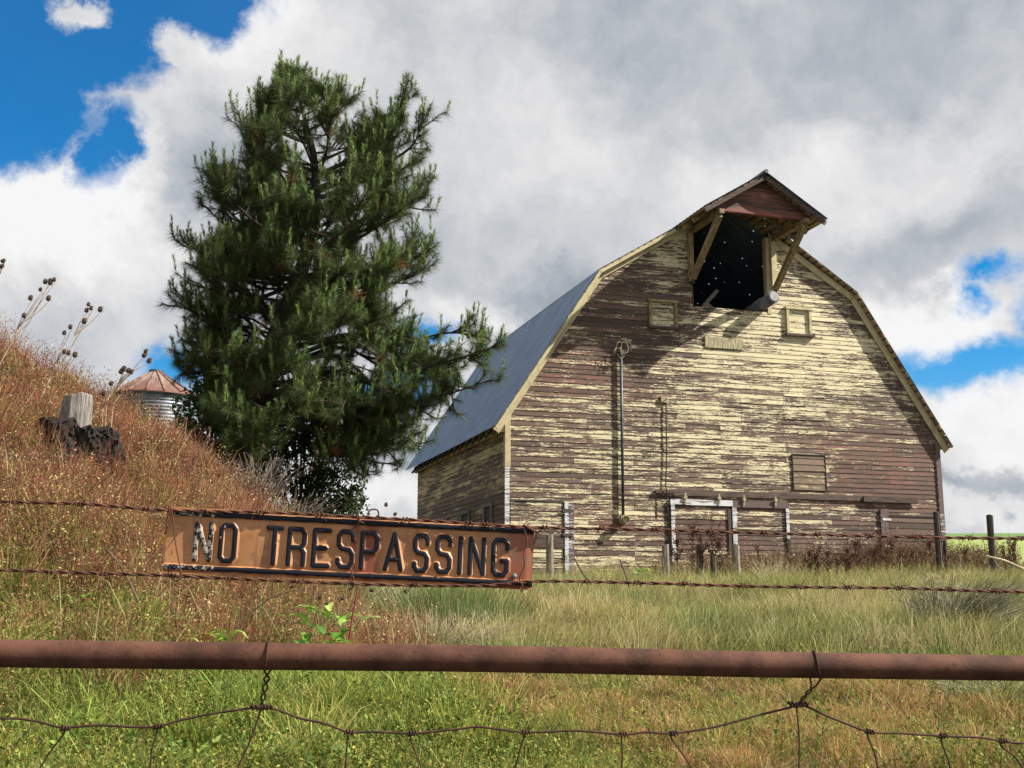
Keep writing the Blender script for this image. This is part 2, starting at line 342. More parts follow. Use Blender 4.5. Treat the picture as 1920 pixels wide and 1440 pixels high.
PM = [[.8] * 12, [.6, .6, .6, .65, .75, .7, .7, .65, .6, .5, .5, .5], [.3, .3, .35, .4, .45, .5, .6, .6, .55, .4, .4, .4], [.3, .3, .3, .3, .35, .5, .75, .75, .65, .35, .35, .35],
      [.35, .35, .3, .3, .4, .7, .75, .85, .8, .55, .5, .5], [.4, .4, .3, .25, .55, .75, .8, .85, .8, .6, .5, .5], [.5, .5, .45, .45, .6, .7, .7, .75, .75, .65, .55, .5],
      [.45, .42, .4, .4, .6, .65, .65, .62, .62, .52, .45, .45], [.48, .45, .45, .42, .6, .62, .66, .62, .6, .52, .42, .4], [.36, .42, .46, .5, .6, .62, .65, .5, .48, .38, .35, .32],
      [.42, .48, .52, .55, .6, .64, .65, .5, .45, .3, .26, .22], [.40, .44, .52, .5, .6, .65, .65, .6, .5, .25, .2, .18], [.5, .52, .6, .55, .55, .55, .55, .6, .4, .22, .18, .15],
      [.5, .5, .6, .62, .5, .45, .5, .68, .55, .4, .3, .22], [.55, .5, .55, .52, .45, .4, .45, .45, .35, .3, .24, .2], [.6, .6, .58, .55, .45, .4, .4, .4, .3, .25, .22, .2], [.65, .65, .6, .6, .5, .4, .4, .35, .3, .28, .25, .25]]
def pmap(s, z):
    r = np.interp(z, ZR[::-1], range(len(ZR))[::-1]); a = int(min(r, len(ZR) - 2)); f = r - a
    g_ = lambda row: np.interp(s, np.arange(12) + .3, PM[row]); return (1 - f) * g_(a) + f * g_(a + 1) - .035 * min(1, max(0, (4.2 - z) / 1.2)) - .005
def redmap(s, z): return .15 + .75 * math.exp(-((s - 1.6) / 1.5) ** 2 - ((z - 5.0) / .6) ** 2) + .8 * math.exp(-((s - 9) / 2.2) ** 2 - ((z - 3.1) / .8) ** 2) + .6 * math.exp(-((s - 2.2) / .9) ** 2 - ((z - 1.7) / .5) ** 2)
def siding(name, z0, z1, spans, pos, pfun, rfun, matl, parent, ex=.112, off=0.0, joints=None, thick=.011, jit=.11, seed=1):
    rg = random.Random(seed); V, Q, C = [], [], []
    z = z0; row = 0
    while z < z1 - .02:
        zt = min(z + ex, z1)
        for a0, b0, a1, b1 in spans(z, zt):
            s = a0; first = True; end = b0
            while s < end - .02:
                ln = rg.uniform(1.1, 4.2)
                if joints and rg.random() < .7:
                    nx = [j for j in joints if j > s + .5]; e = min(nx[rg.randrange(min(2, len(nx)))], end) if nx else end
                else: e = min(s + ln, end)
                if end - e < .4: e = end
                tone, dp = rg.random(), rg.gauss(0, jit); lift = rg.uniform(0, .004); tilt = rg.gauss(0, .0035)
                if rg.random() < .03: lift += .008
                n = max(1, int((e - s) / .22)); base = len(V)
                for i in range(n + 1):
                    f = i / n; sb = s + (e - s - .004) * f
                    tt = (sb - a0) / max(b0 - a0, 1e-6); st = a1 + (b1 - a1) * tt
                    wob = .002 * math.sin(sb * 3 + row) + tilt * (f - .5)
                    for (ss, o_, zz) in ((st, .002, zt + .006), (sb, thick + lift, z + wob), (sb, 0, z + wob)):
                        V.append(pos(ss, off + o_, zz)); C.append((pfun(ss, zz) + dp, tone, rfun(ss, zz)))
                for i in range(n):
                    k = base + i * 3
                    Q += [(k, k + 1, k + 4, k + 3), (k + 1, k + 2, k + 5, k + 4)]
                s = e
        z = zt; row += 1
    me = npmesh(name, V, Q, None, np.array(C)); return link(name, me, matl, parent)
OP = (4.60, 6.68, 6.83)                      # loft opening: left, right, sill
def front_spans(z, zt):
    a0, b0 = wall_lim(z); a1, b1 = wall_lim(zt)
    if zt > OP[2] + .05: return [(a0, OP[0], a1, OP[0])] + ([(OP[1], b0, OP[1], b1)] if b0 > OP[1] + .05 else []) if a0 < OP[0] - .05 else ([(OP[1], b0, OP[1], b1)] if b0 > OP[1] + .05 else [])
    return [(a0, b0, a1, b1)]
wall = siding('front_wall', .35, 9.0, front_spans, L, pmap, redmap, M_front, barn, joints=[1.9, 3.0, 3.5, 4.1, 5.2, 5.75, 6.9, 7.5, 8.05, 9.2, 9.65])
# backing boards, so that no light comes through the laps
bk = MB()
poly = [(0, .3), (WD, .3), (WD, EAVE), (OP[1], EAVE), (OP[0], EAVE), (0, EAVE)]
def slab(mb, pts, out0, out1):
    n = len(pts); vs = [L(s, out0, z) for s, z in pts] + [L(s, out1, z) for s, z in pts]
    mb.add(vs, [tuple(range(n)), tuple(range(2 * n - 1, n - 1, -1))] + [(i, (i + 1) % n + 0, (i + 1) % n + n, i + n) for i in range(n)])
def lim(z): return wall_lim(z)
slab(bk, [(0, .3), (WD, .3), (WD, EAVE), (0, EAVE)], -.003, -.05)
z = OP[2]; l1, r1 = lim(z)
slab(bk, [(0, EAVE), (WD, EAVE), (r1, z), (l1, z)], -.003, -.05)
slab(bk, [(l1, z), (OP[0], z), (OP[0], lim(8.8)[0] and 8.82), (BRK, BRZ)], -.003, -.05)
slab(bk, [(OP[1], z), (r1, z), (WD - BRK, BRZ), (OP[1], 8.82)], -.003, -.05)
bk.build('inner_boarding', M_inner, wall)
# side walls and back wall
def Sd(s, out, z): return (-out, s, z - BZ)
def side_p(s, z):
    v = .62 + .5 * max(0, (z - 3.55)) - .28 * (z < 3.4) * min(1, (3.4 - z)) + .10 * math.sin(s * 2.1 + z * 5)
    return min(v, .95) - .1 * (z < 2.2)
side_wall = siding('side_wall', .0, 4.0, lambda z, zt: [(0, LEN, 0, LEN)], Sd, side_p, lambda s, z: .2, M_side, barn, seed=3, jit=.13)
MB().box((.003, 0, -.6), (.05, LEN, 3.5)).build('inner_boarding', M_inner, side_wall)
sw2 = siding('side_wall', .0, 4.0, lambda z, zt: [(0, LEN, 0, LEN)], lambda s, o_, z: (WD + o_, s, z - BZ), side_p, lambda s, z: .2, M_side, barn, seed=4)
MB().box((WD - .05, 0, -.6), (WD - .003, LEN, 3.5)).build('inner_boarding', M_inner, sw2)
bw = siding('back_wall', .0, 9.3, lambda z, zt: [(*wall_lim(z), *wall_lim(zt))], lambda s, o_, z: (s, LEN + o_, z - BZ), lambda s, z: .4, redmap, M_side, barn, seed=5)
ib = MB(); n0 = [(0, .3), (WD, .3), (WD, EAVE), (WD - BRK, BRZ), (APX, APZ), (BRK, BRZ), (0, EAVE)]
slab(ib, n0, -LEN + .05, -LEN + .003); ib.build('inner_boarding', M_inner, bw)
MB().box((.06, .06, 6.60 - BZ), (WD * .25 + .2, .07, 6.61 - BZ)); fl = MB().box((1.75, .06, 6.55 - BZ), (WD - 1.75, LEN - .06, 6.60 - BZ)).build('loft_floor', M_inner, barn)

# roof: corrugated sheets, four slopes and the hay hood
OVH = .21; HOOD = 1.72
def roof_sheet(mb, p0, p1, y0, y1, per=.18, amp=.013, sag=0.0):
    n = int((y1 - y0) / per * 6); K = 7; nx, nz = p1[0] - p0[0], p1[1] - p0[1]; ln = math.hypot(nx, nz); no = (-nz / ln, nx / ln)
    if no[1] < 0: no = (-no[0], -no[1])
    vs = []
    for i in range(n + 1):
        y = y0 + (y1 - y0) * i / n; a = amp * (abs(math.sin(math.pi * y / per)) ** 3)
        sg = sag * math.sin(math.pi * (y - y0) / (y1 - y0))
        for k in range(K):
            f = k / (K - 1); vs.append((p0[0] + nx * f + no[0] * a, y, p0[1] + nz * f + no[1] * a - sg * (.3 + .7 * (1 - abs(2 * f - 1))) - BZ))
    fs = [(i * K + k, i * K + k + 1, (i + 1) * K + k + 1, (i + 1) * K + k) for i in range(n) for k in range(K - 1)]
    mb.add(vs, fs)
T = .10                                     # roof deck above the wall line
eL, bL, ap, bR, eR = (-.30, 3.66 + T), (BRK - .09, BRZ + .07), (APX, APZ + T + .02), (WD - BRK + .09, BRZ + .07), (WD + .30, 3.66 + T)
rf = MB()
roof_sheet(rf, eL, bL, -OVH, LEN + .3, sag=.06); roof_sheet(rf, bR, eR, -OVH, LEN + .3, sag=.0)
roof_sheet(rf, bL, ap, -OVH, LEN + .3); roof_sheet(rf, ap, bR, -OVH, LEN + .3)
roof = rf.build('roof', M_roof, barn)
hs0 = 1.56                                  # half width of the hood
zs_ = ap[1] - hs0 * (ap[1] - bL[1]) / (ap[0] - bL[0])
hood = MB(); roof_sheet(hood, (APX - hs0, zs_ + .012), (APX, ap[1] + .012), -HOOD - .05, -OVH + .25); roof_sheet(hood, (APX, ap[1] + .012), (APX + hs0, zs_ + .012), -HOOD - .05, -OVH + .25)
hood = hood.build('hay_hood', M_roof, barn)
# ridge caps
MB().tube([(APX, -HOOD - .07, ap[1] + .02 - BZ), (APX, LEN + .3, ap[1] + .02 - BZ)], .05, 8).build('ridge_cap', M_conduit, roof)
# sheathing (boards under the steel) sticking out past the wall
def lerp2(a, b, f): return (a[0] + (b[0] - a[0]) * f, a[1] + (b[1] - a[1]) * f)
def sheathing(mb, a, b, y0, y1, step_=.19, wd=.145, drop=.03):
    ln = math.hypot(b[0] - a[0], b[1] - a[1]); dx, dz = (b[0] - a[0]) / ln, (b[1] - a[1]) / ln; no = (-dz, dx) if dx > 0 else (dz, -dx)
    k = .02
    while k < ln - .05:
        e = min(k + wd, ln); c0, c1 = (a[0] + dx * k, a[1] + dz * k), (a[0] + dx * e, a[1] + dz * e); jy = random.uniform(-.025, .01)
        q = [(c0[0] - no[0] * drop, c0[1] - no[1] * drop), (c1[0] - no[0] * drop, c1[1] - no[1] * drop), (c1[0] - no[0] * .006, c1[1] - no[1] * .006), (c0[0] - no[0] * .006, c0[1] - no[1] * .006)]
        vs = [(x, y0 - jy, zz - BZ) for x, zz in q] + [(x, y1, zz - BZ) for x, zz in q]
        mb.add(vs, [(0, 1, 2, 3), (7, 6, 5, 4), (0, 4, 5, 1), (1, 5, 6, 2), (2, 6, 7, 3), (3, 7, 4, 0)]); k += step_
sh = MB()
for a, b in ((eL, bL), (bL, ap), (ap, bR), (bR, eR)): sheathing(sh, a, b, -OVH + .01, .35)
sh.build('sheathing_ends', M_rafter, roof)
sh = MB()
sheathing(sh, (APX - hs0, zs_), ap, -HOOD + .02, -OVH - .03); sheathing(sh, ap, (APX + hs0, zs_), -HOOD + .02, -OVH - .03)
sh.build('hood_sheathing', M_rafter, hood)
# rake boards on the wall under the overhang
rk = MB()
def rake(mb, a, b, wd, o0, o1, dz=0.0):
    ln = math.hypot(b[0] - a[0], b[1] - a[1]); dx, dz_ = (b[0] - a[0]) / ln, (b[1] - a[1]) / ln; no = (dz_, -dx) if dx > 0 else (-dz_, dx)
    q = [a, b, (b[0] + no[0] * wd, b[1] + no[1] * wd), (a[0] + no[0] * wd, a[1] + no[1] * wd)]
    vs = [L(x, o0, zz) for x, zz in q] + [L(x, o1, zz) for x, zz in q]
    mb.add(vs, [(0, 1, 2, 3), (7, 6, 5, 4), (0, 4, 5, 1), (1, 5, 6, 2), (2, 6, 7, 3), (3, 7, 4, 0)])
dn = lambda p, k=.05: (p[0], p[1] - k)
MBs = []
for a, b in ((dn(eL), dn(bL)), (dn(bL), (OP[0] - .06, dn(bL)[1] + (OP[0] - .06 - bL[0]) * .62)), ((OP[1] + .1, dn(bR)[1] + (bR[0] - OP[1] - .1) * .62), dn(bR)), (dn(bR), dn(eR))):
    m_ = MB(); rake(m_, a, b, .16, .018, .055); m_.build('rake_board', M_trim, barn)
# fly rafters at the outer edge of the overhang
fr = MB(); rake(fr, dn(eL, .035), dn(bL, .035), .07, OVH - .06, OVH - .012); rake(fr, dn(bL, .035), dn(lerp2(bL, ap, .55), .035), .07, OVH - .06, OVH - .012); fr.build('fly_rafter', M_trim, roof)
# corner boards
cb = lambda name, a, b, m_, tone=.5: MB().box(a, b, .002).build(name, m_, barn)
cb('corner_board', L(-.025, .035, 2.9), L(.10, -.10, 4.05), M_trim)
def pboard(name, x0, x1, o0, o1, z0, z1, matl, parent, dens, seed=2, tone=.5):
    rg = random.Random(seed); V, Q, C = [], [], []
    nx, nz = max(1, int((x1 - x0) / .15)), max(1, int((z1 - z0) / .15))
    b0 = 0
    g_ = [(x0 + (x1 - x0) * i / nx, z0 + (z1 - z0) * k / nz) for k in range(nz + 1) for i in range(nx + 1)]
    for x, zz in g_: V.append(L(x, o1, zz)); C.append((dens(x, zz) if callable(dens) else dens, tone, .3))
    for k in range(nz):
        for i in range(nx): q = k * (nx + 1) + i; Q.append((q, q + 1, q + nx + 2, q + nx + 1))
    b0 = len(V)
    for x, o_, zz in ((x0, o1, z0), (x1, o1, z0), (x1, o1, z1), (x0, o1, z1), (x0, o0, z0), (x1, o0, z0), (x1, o0, z1), (x0, o0, z1)): V.append(L(x, o_, zz)); C.append((.5, tone, .3))
    Q += [(b0, b0 + 4, b0 + 5, b0 + 1), (b0 + 1, b0 + 5, b0 + 6, b0 + 2), (b0 + 2, b0 + 6, b0 + 7, b0 + 3), (b0 + 3, b0 + 7, b0 + 4, b0)]
    return link(name, npmesh(name, V, Q, None, np.array(C)), matl, parent)
pboard('corner_board', -.03, .075, .0, .04, .35, 2.89, M_white, barn, lambda x, z: .72, 3)
pboard('corner_board', WD - .10, WD + .03, .0, .04, .35, 4.0, M_white, barn, lambda x, z: .12 if z > 2.2 else .45, 4)
# loft opening: jambs, posts, header
def bx(name, s0, s1, o0, o1, z0, z1, m_, parent=barn, j=.003): return MB().box(L(s0, o0, z0), L(s1, o1, z1), j).build(name, m_, parent)
bx('loft_jamb', OP[1] - .10, OP[1] - .002, -.14, .02, OP[2] - .02, 8.72, M_trim)
bx('loft_jamb', OP[0] - .02, OP[0] + .01, -.14, .02, OP[2], 7.6, M_darkwood)
bx('loft_post', OP[1] + .003, OP[1] + .14, .017, .10, 7.36, 8.74, M_trim)
bx('loft_post', OP[0] - .12, OP[0] - .003, .017, .12, 7.42, 8.62, M_bracewood)
# braces and beams of the hood
for s_, foot, nm in ((OP[0] - .03, 7.50, 0), (OP[1] + .07, 7.42, 1)):
    zt = 8.58; m_ = MB(); m_.beam(L(s_, .12, foot), L(s_, HOOD - .2, zt), .12, .12, (1, 0, 0)); m_.build('hood_brace', M_bracewood, hood)
    m_ = MB(); m_.beam(L(s_, .11, zt + .07), L(s_, HOOD - .08, zt + .07), .10, .12, (1, 0, 0)); m_.build('hood_beam', M_bracewood, hood)
    MB().box(L(s_ - .04, .06, foot - .14), L(s_ + .04, .13, foot - .03)).build('brace_bolt', M_black, hood)
# hood gable panel, recessed behind the rake
hp = []
pz = zs_ + .02
def hsp(z, zt):
    hw = lambda q: max(.0, (ap[1] - .06 - q) / (ap[1] - zs_) * hs0); a, b = hw(z), hw(zt)
    return [(APX - a, APX + a, APX - b, APX + b)] if a > .06 else []
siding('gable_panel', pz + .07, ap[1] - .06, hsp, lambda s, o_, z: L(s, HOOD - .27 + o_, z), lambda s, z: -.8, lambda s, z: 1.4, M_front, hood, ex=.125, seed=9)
bx('gable_sill', APX - 1.12, APX + 1.2, HOOD - .36, HOOD - .25, pz + .02, pz + .068, M_redwood, hood)
m_ = MB(); slab(m_, [(APX - hs0 + .1, pz + .075), (APX + hs0 - .1, pz + .075), (APX, ap[1] - .09)], HOOD - .33, HOOD - .285); m_.build('panel_backing', M_darkwood, hood)
# barge boards of the hood, dark
rk = MB(); rake(rk, (APX - hs0, zs_ - .035), (APX, ap[1] - .035), .10, HOOD - .05, HOOD - .008); rake(rk, (APX, ap[1] - .035), (APX + hs0, zs_ - .035), .10, HOOD - .05, HOOD - .008)
rk.build('barge_board', M_darkwood, hood)
# rafters inside the hood
rk = MB()
for o_ in (.45, .95):
    rake(rk, (APX - hs0 + .05, zs_ - .04), (APX, ap[1] - .05), .10, o_, o_ + .05); rake(rk, (APX, ap[1] - .05), (APX + hs0 - .05, zs_ - .04), .10, o_, o_ + .05)
rk.build('rafter', M_bracewood, hood)
# small shuttered windows
for s0, s1, z0, z1, dens, sd in ((3.45, 4.16, 6.29, 6.93, .72, 1), (7.05, 7.73, 6.36, 7.03, .9, 2)):
    fr = MB(); fw = .068
    fr.box(L(s0 - .02, .016, z1 - fw), L(s1 + .03, .085, z1)).box(L(s0, .016, z0), L(s0 + fw, .07, z1 - fw - .002)).box(L(s1 - fw, .016, z0), L(s1, .07, z1 - fw - .002))
    wn = fr.build('window_frame', M_trim if sd == 2 else M_bracewood, barn); bx('window_sill', s0 - .04, s1 + .06, .016, .10, z0 - .06, z0 - .003, M_darkwood, wn)
    siding('shutter', z0, z1 - fw, lambda z, zt: [(s0 + fw, s1 - fw, s0 + fw, s1 - fw)], L, lambda s, z: dens, lambda s, z: .1, M_front, wn, ex=.15, off=.018, jit=.05, seed=sd, thick=.006)
bx('plaque', 4.87, 5.86, .016, .04, 5.87, 6.13, M_plaque)
# patched board square
siding('patch_panel', 2.60, 3.43, lambda z, zt: [(7.06, 7.92, 7.06, 7.92)], L, lambda s, z: .12 + .3 * (z < 2.8) + .25 * (2.85 < z < 3.0), lambda s, z: 0, M_side, barn, ex=.15, off=.018, seed=12)
e_ = MB(); e_.box(L(7.04, .014, 3.43), L(7.94, .045, 3.45)).box(L(7.04, .014, 2.6), L(7.058, .04, 3.43)).box(L(7.923, .014, 2.6), L(7.941, .04, 3.43)); e_.build('patch_edge', M_black, barn)
# sliding door track, hangers, doors
tk = MB(); tk.box(L(3.95, .016, 2.385), L(9.55, .055, 2.51), .006); tk.box(L(3.5, .016, 2.42), L(3.949, .07, 2.49)); tk.box(L(8.9, .058, 2.36), L(10.4, .09, 2.49), .006); tk.build('door_track', M_darkwood, barn)
for s_ in (4.22, 5.07, 5.70, 6.52):
    h = MB(); h.box(L(s_ - .02, .088, 2.20), L(s_ + .02, .10, 2.44)); h.tube([L(s_, .10, 2.335), L(s_, .118, 2.335)], .045, 10); h.build('door_hanger', M_plaque, barn)
def door(s0, s1, z1, dens, sd, m_=M_front, red=.3, ex=.112):
    return siding('sliding_door', .4, z1, lambda z, zt: [(s0, s1, s0, s1)], L, lambda s, z: dens(s, z) if callable(dens) else dens, lambda s, z: red, m_, barn, ex=ex, off=.026, seed=sd, jit=.2)
d1 = door(3.93, 5.37, 2.15, lambda s, z: .22 + .25 * (z < 1.2), 21)
d2 = door(5.52, 6.78, 2.15, lambda s, z: .42, 22)
pboard('door_header', 3.86, 5.42, .02, .075, 2.17, 2.30, M_white, d1, .80, 5); pboard('door_header', 5.425, 6.86, .02, .07, 2.15, 2.30, M_white, d2, .02, 6)
pboard('door_jamb', 3.87, 3.96, .02, .075, .9, 2.168, M_white, d1, .74, 7); pboard('door_jamb', 5.40, 5.51, .02, .08, .4, 2.148, M_white, d1, lambda x, z: .70 if z > 1 else .4, 8)
pboard('door_jamb', 6.79, 6.87, .02, .075, 1.45, 2.148, M_white, d2, .72, 9); bx('door_jamb', 6.79, 6.88, .02, .07, .4, 1.448, M_blackwood, d2)
bx('door_jamb', 3.80, 3.867, .015, .045, .45, 2.1, M_darkwood, d1)
bx('door_jamb', 5.30, 5.39, .04, .062, .45, 2.1, M_darkwood, d1)
# low door at the left corner
d3 = siding('stable_door', .4, 2.16, lambda z, zt: [(.10, 1.30, .10, 1.30)], L, lambda s, z: .58, lambda s, z: .1, M_front, barn, ex=.112, off=.02, seed=31)
bx('door_gap', .09, 1.32, .014, .043, 2.163, 2.195, M_black, d3)
bx('dark_board_and_gap', .62, 1.30, .036, .055, 1.18, 1.44, M_darkwood, d3)  # solid dark patch standing in for the shade of a black gap
pboard('batten', 1.33, 1.42, .015, .06, .4, 2.17, M_white, d3, .70, 14); pboard('batten', 1.425, 1.55, .015, .05, .4, 2.15, M_white, d3, .42, 15)
for zz in (1.95, 1.42): bx('hinge_strap', 1.28, 1.52, .062, .075, zz, zz + .06, M_white, d3)
# right-hand door
d4 = siding('stable_door', .4, 2.03, lambda z, zt: [(9.62, WD - .12, 9.62, WD - .12)], L, lambda s, z: .15, lambda s, z: .2, M_front, barn, ex=.15, off=.02, seed=32)
bx('door_gap', 9.58, WD - .11, .014, .044, 2.034, 2.07, M_black, d4)
pboard('batten', 9.36, 9.58, .015, .06, .7, 2.20, M_white, d4, .22, 16)
for zz in (1.93, 1.30, .85): bx('hinge_strap', 9.40, 9.62, .062, .072, zz, zz + .05, simple('flaked_white', (.5, .5, .48), (.75, .75, .75)) if zz > 1.9 else bpy.data.materials['flaked_white'], d4)
# pipes and cables on the wall
pp = MB(); pp.tube([L(2.72, .075, 5.82), L(2.70, .075, 1.86)], .032, 10).tube([L(2.72, .0, 5.6), L(2.72, .12, 5.6)], .02, 6)
pp = pp.build('conduit', M_conduit, barn, True)
fl_ = MB(); fl_.tube([L(2.70, .02, 1.80), L(2.70, .2, 1.80)], .105, 16).tube([L(2.70, .2, 1.80), L(2.70, .25, 1.80)], [.075, .08], 16, False); fl_.build('conduit_flange', M_plaque, pp)
wl = MB()
for k in range(5):
    c0 = Vector(L(2.72 + random.uniform(-.1, .1), .17, 5.62 + random.uniform(-.1, .1))); rr = random.uniform(.07, .14); ph = random.uniform(0, 6)
    wl.tube([c0 + Vector((math.cos(ph + a * .5) * rr, -.03 * math.sin(a), math.sin(ph + a * .5) * rr * 1.3)) for a in range(9)], .006, 5)
for k in range(2): wl.tube(spline([L(2.70, .15, 5.8), L(2.6 + .2 * k, .2, 5.80), L(2.52 + .34 * k, .2, 5.62)], 5), .006, 5)
wl.build('wire_loops', M_plaque, pp)
MB().tube([L(3.82, .05, 4.55), L(3.80, .05, 3.3), L(3.76, .055, 2.53)], .014, 6).tube([L(3.80, .12, 4.58), L(3.82, .05, 4.55)], .012, 6).tube([L(3.76, .11, 2.53), L(3.76, .11, 2.05)], .012, 6).build('thin_cable', M_black, barn)
MB().box(L(3.70, .015, 4.50), L(3.86, .07, 4.64)).build('cable_bracket', M_plaque, barn)
# windows in the long side wall
for s0, s1, z0, z1 in ((1.0, 1.5, 1.35, 2.12), (2.9, 3.5, 1.45, 2.10), (5.0, 5.6, 1.4, 2.05)):
    f_ = MB().box((-.06, s0 - .09, z0 - BZ), (-.016, s0, z1 - BZ)).box((-.06, s1, z0 - BZ), (-.016, s1 + .09, z1 - BZ)).box((-.065, s0 - .09, z1 + .002 - BZ), (-.016, s1 + .09, z1 + .08 - BZ)).build('side_window', M_log, barn)
    MB().box((-.03, s0, z0 - BZ), (-.017, s1, z1 - BZ)).build('dark_opening', M_black, f_)
# rafter tails under the eaves
for k in range(15): y_ = .1 + k * .58; MB().beam((0.0, y_, 3.95 - BZ), (-.26, y_, 3.62 - BZ), .05, .09, (0, 1, 0)).build('rafter_tail', M_darkwood, roof)
MB().box((-.12, .0, 3.66 - BZ), (-.02, LEN, 3.84 - BZ)).build('frieze_board', M_trim, barn)

# things lying in the loft
def BW(s, o_, z): c_, s_ = math.cos(BANG), math.sin(BANG); x, y = s, -o_; return Vector((BX[0] + c_ * x - s_ * y, BX[1] + s_ * x + c_ * y, z))
tb = empty('metal_tube', BW(6.35, 0, 6.9)); tag(tb, 'grey galvanised tube with capped round end sticking out of the hayloft opening', 'tube')
a, b = BW(6.25, -1.6, 6.75), BW(6.50, .42, 7.12)
M_tube = simple('dull_tube_metal', (.07, .075, .08), (.16, .165, .17), 9, .6, bs=.2)
tube_o = MB().tube([a - tb.location, b - tb.location], .15, 20).build('tube_body', M_tube, tb, True)
MB().tube([b - tb.location, b - tb.location + (b - a).normalized() * .03], [.165, .12], 20).build('end_cap', M_tube, tb)
pk = MB().beam(BW(4.75, -.5, 6.62), BW(5.63, -.7, 7.50), .09, .03, (0, 1, 0)).build('loose_plank', M_greywood); tag(pk, 'thin grey plank leaning up inside the dark hayloft opening', 'plank')
gb = MB(); q = [BW(4.75, -.35, 6.62), BW(5.15, -.38, 7.12), BW(5.75, -.35, 6.62)]; q2 = [BW(4.75, -.41, 6.62), BW(5.15, -.44, 7.12), BW(5.75, -.41, 6.62)]
gb.add(q + q2, [(0, 1, 2), (5, 4, 3), (0, 3, 4, 1), (1, 4, 5, 2), (2, 5, 3, 0)]); gb = gb.build('board_panel', M_greywood); tag(gb, 'grey triangular board standing on the sill of the hayloft opening', 'board')

# ------------------------------------------------------------------ grain bin beyond the hill
SY = 50.0; c0 = at(290, 745, SY); rb = 74 / F * SY; zb = float(H(c0.x, c0.y))
silo = empty('grain_bin', (c0.x, c0.y, zb)); tag(silo, 'round corrugated steel grain bin with rusty conical roof behind the hill', 'grain bin')
hz_ = c0.z - zb; ns = 48; vs, fs = [], []; kz = int(hz_ / .04)
for k in range(kz + 1):
    z = -.5 + (hz_ + .5) * k / kz; r_ = rb + .035 * math.sin(z * 2 * math.pi / .15)
    vs += [(r_ * math.cos(2 * math.pi * i / ns), r_ * math.sin(2 * math.pi * i / ns), z) for i in range(ns)]
fs = [(k * ns + i, k * ns + (i + 1) % ns, (k + 1) * ns + (i + 1) % ns, (k + 1) * ns + i) for k in range(kz) for i in range(ns)]
MB().add(vs, fs).build('bin_wall', simple('pale_galvanised', (.09, .11, .13), (.2, .225, .25), 2, .5, metal=.3, bs=.05), silo, True)
rr = rb * 1.13; ah = 47 / F * SY; NS = 16; m_ = MB()
pts = [(rr * math.cos(2 * math.pi * (i + .3) / NS), rr * math.sin(2 * math.pi * (i + .3) / NS), hz_) for i in range(NS)]; tp = [(.14 * x, .14 * y, hz_ + ah) for x, y, _ in pts]
lo = [(x, y, hz_ - .05) for x, y, _ in pts]
m_.add(pts + tp + lo, [(i, (i + 1) % NS, NS + (i + 1) % NS, NS + i) for i in range(NS)] + [(2 * NS + i, 2 * NS + (i + 1) % NS, (i + 1) % NS, i) for i in range(NS)])
sr = m_.build('bin_roof', M_silorf, silo)
rb_ = MB()
for i in range(NS): rb_.beam(Vector(pts[i]) + Vector((0, 0, .02)), Vector(tp[i]) + Vector((0, 0, .02)), .05, .06)
rb_.build('roof_ribs', simple('rib_rust', (.12, .05, .035), (.3, .2, .16), 4), sr)
MB().tube([(0, 0, hz_ + ah - .02), (0, 0, hz_ + ah + .12)], rr * .16, 20).build('roof_cap', M_conduit, silo)

# ------------------------------------------------------------------ vegetation builders (numpy)
class Veg:
    def __init__(s): s.V, s.Q, s.T, s.C, s.n = [], [], [], [], 0
    def put(s, V, Q, T, C):
        s.V.append(V); s.C.append(C)
        if Q is not None: s.Q.append(Q + s.n)
        if T is not None: s.T.append(T + s.n)
        s.n += len(V)
    def blades(s, P, h, wd, lean, cb, ct):    # P (N,3); h, wd (N,); lean (N,2) tip offset; colours (N,3)
        N = len(P); a = RNG.uniform(0, math.pi, N); D = np.stack([np.cos(a), np.sin(a), np.zeros(N)], -1) * (wd / 2)[:, None]
        up = np.zeros((N, 3)); up[:, 2] = h; ln = np.concatenate([lean, np.zeros((N, 1))], 1)
        m1 = P + up * .45 + ln * .22; m2 = P + up * .8 + ln * .6
        tip = P + up * (1 - .15 * np.linalg.norm(lean, axis=1) / np.maximum(h, .01))[:, None] + ln
        V = np.stack([P - D, P + D, m1 + D * .9, m1 - D * .9, m2 + D * .55, m2 - D * .55, tip], 1).reshape(-1, 3)
        b = np.arange(N)[:, None] * 7
        Q = np.concatenate([b + [0, 1, 2, 3], b + [3, 2, 4, 5]]); T = b + [5, 4, 6]
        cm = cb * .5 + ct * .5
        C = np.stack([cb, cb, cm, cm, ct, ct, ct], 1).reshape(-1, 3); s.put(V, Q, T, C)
    def leaves(s, P, ln, wd, col, up=.4):      # small pointed leaves with free directions
        N = len(P); d = RNG.normal(size=(N, 3)); d[:, 2] += up; d /= np.linalg.norm(d, axis=1)[:, None]
        e = np.cross(d, RNG.normal(size=(N, 3))); e /= np.linalg.norm(e, axis=1)[:, None]
        V = np.stack([P, P + d * (ln * .5)[:, None] + e * (wd / 2)[:, None], P + d * ln[:, None], P + d * (ln * .5)[:, None] - e * (wd / 2)[:, None]], 1).reshape(-1, 3)
        s.put(V, np.arange(N)[:, None] * 4 + [0, 1, 2, 3], None, np.repeat(col, 4, 0))
    def build(s, name, matl, parent=None):
        me = npmesh(name, np.concatenate(s.V), np.concatenate(s.Q) if s.Q else None, np.concatenate(s.T) if s.T else None, np.concatenate(s.C))
        return link(name, me, matl, parent)
def pick(cols, N, var=.18):
    c = np.array(cols)[RNG.integers(0, len(cols), N)]; return np.clip(c * (1 + RNG.normal(0, var, (N, 1))) * (1 + RNG.normal(0, .05, (N, 3))), .004, 1)
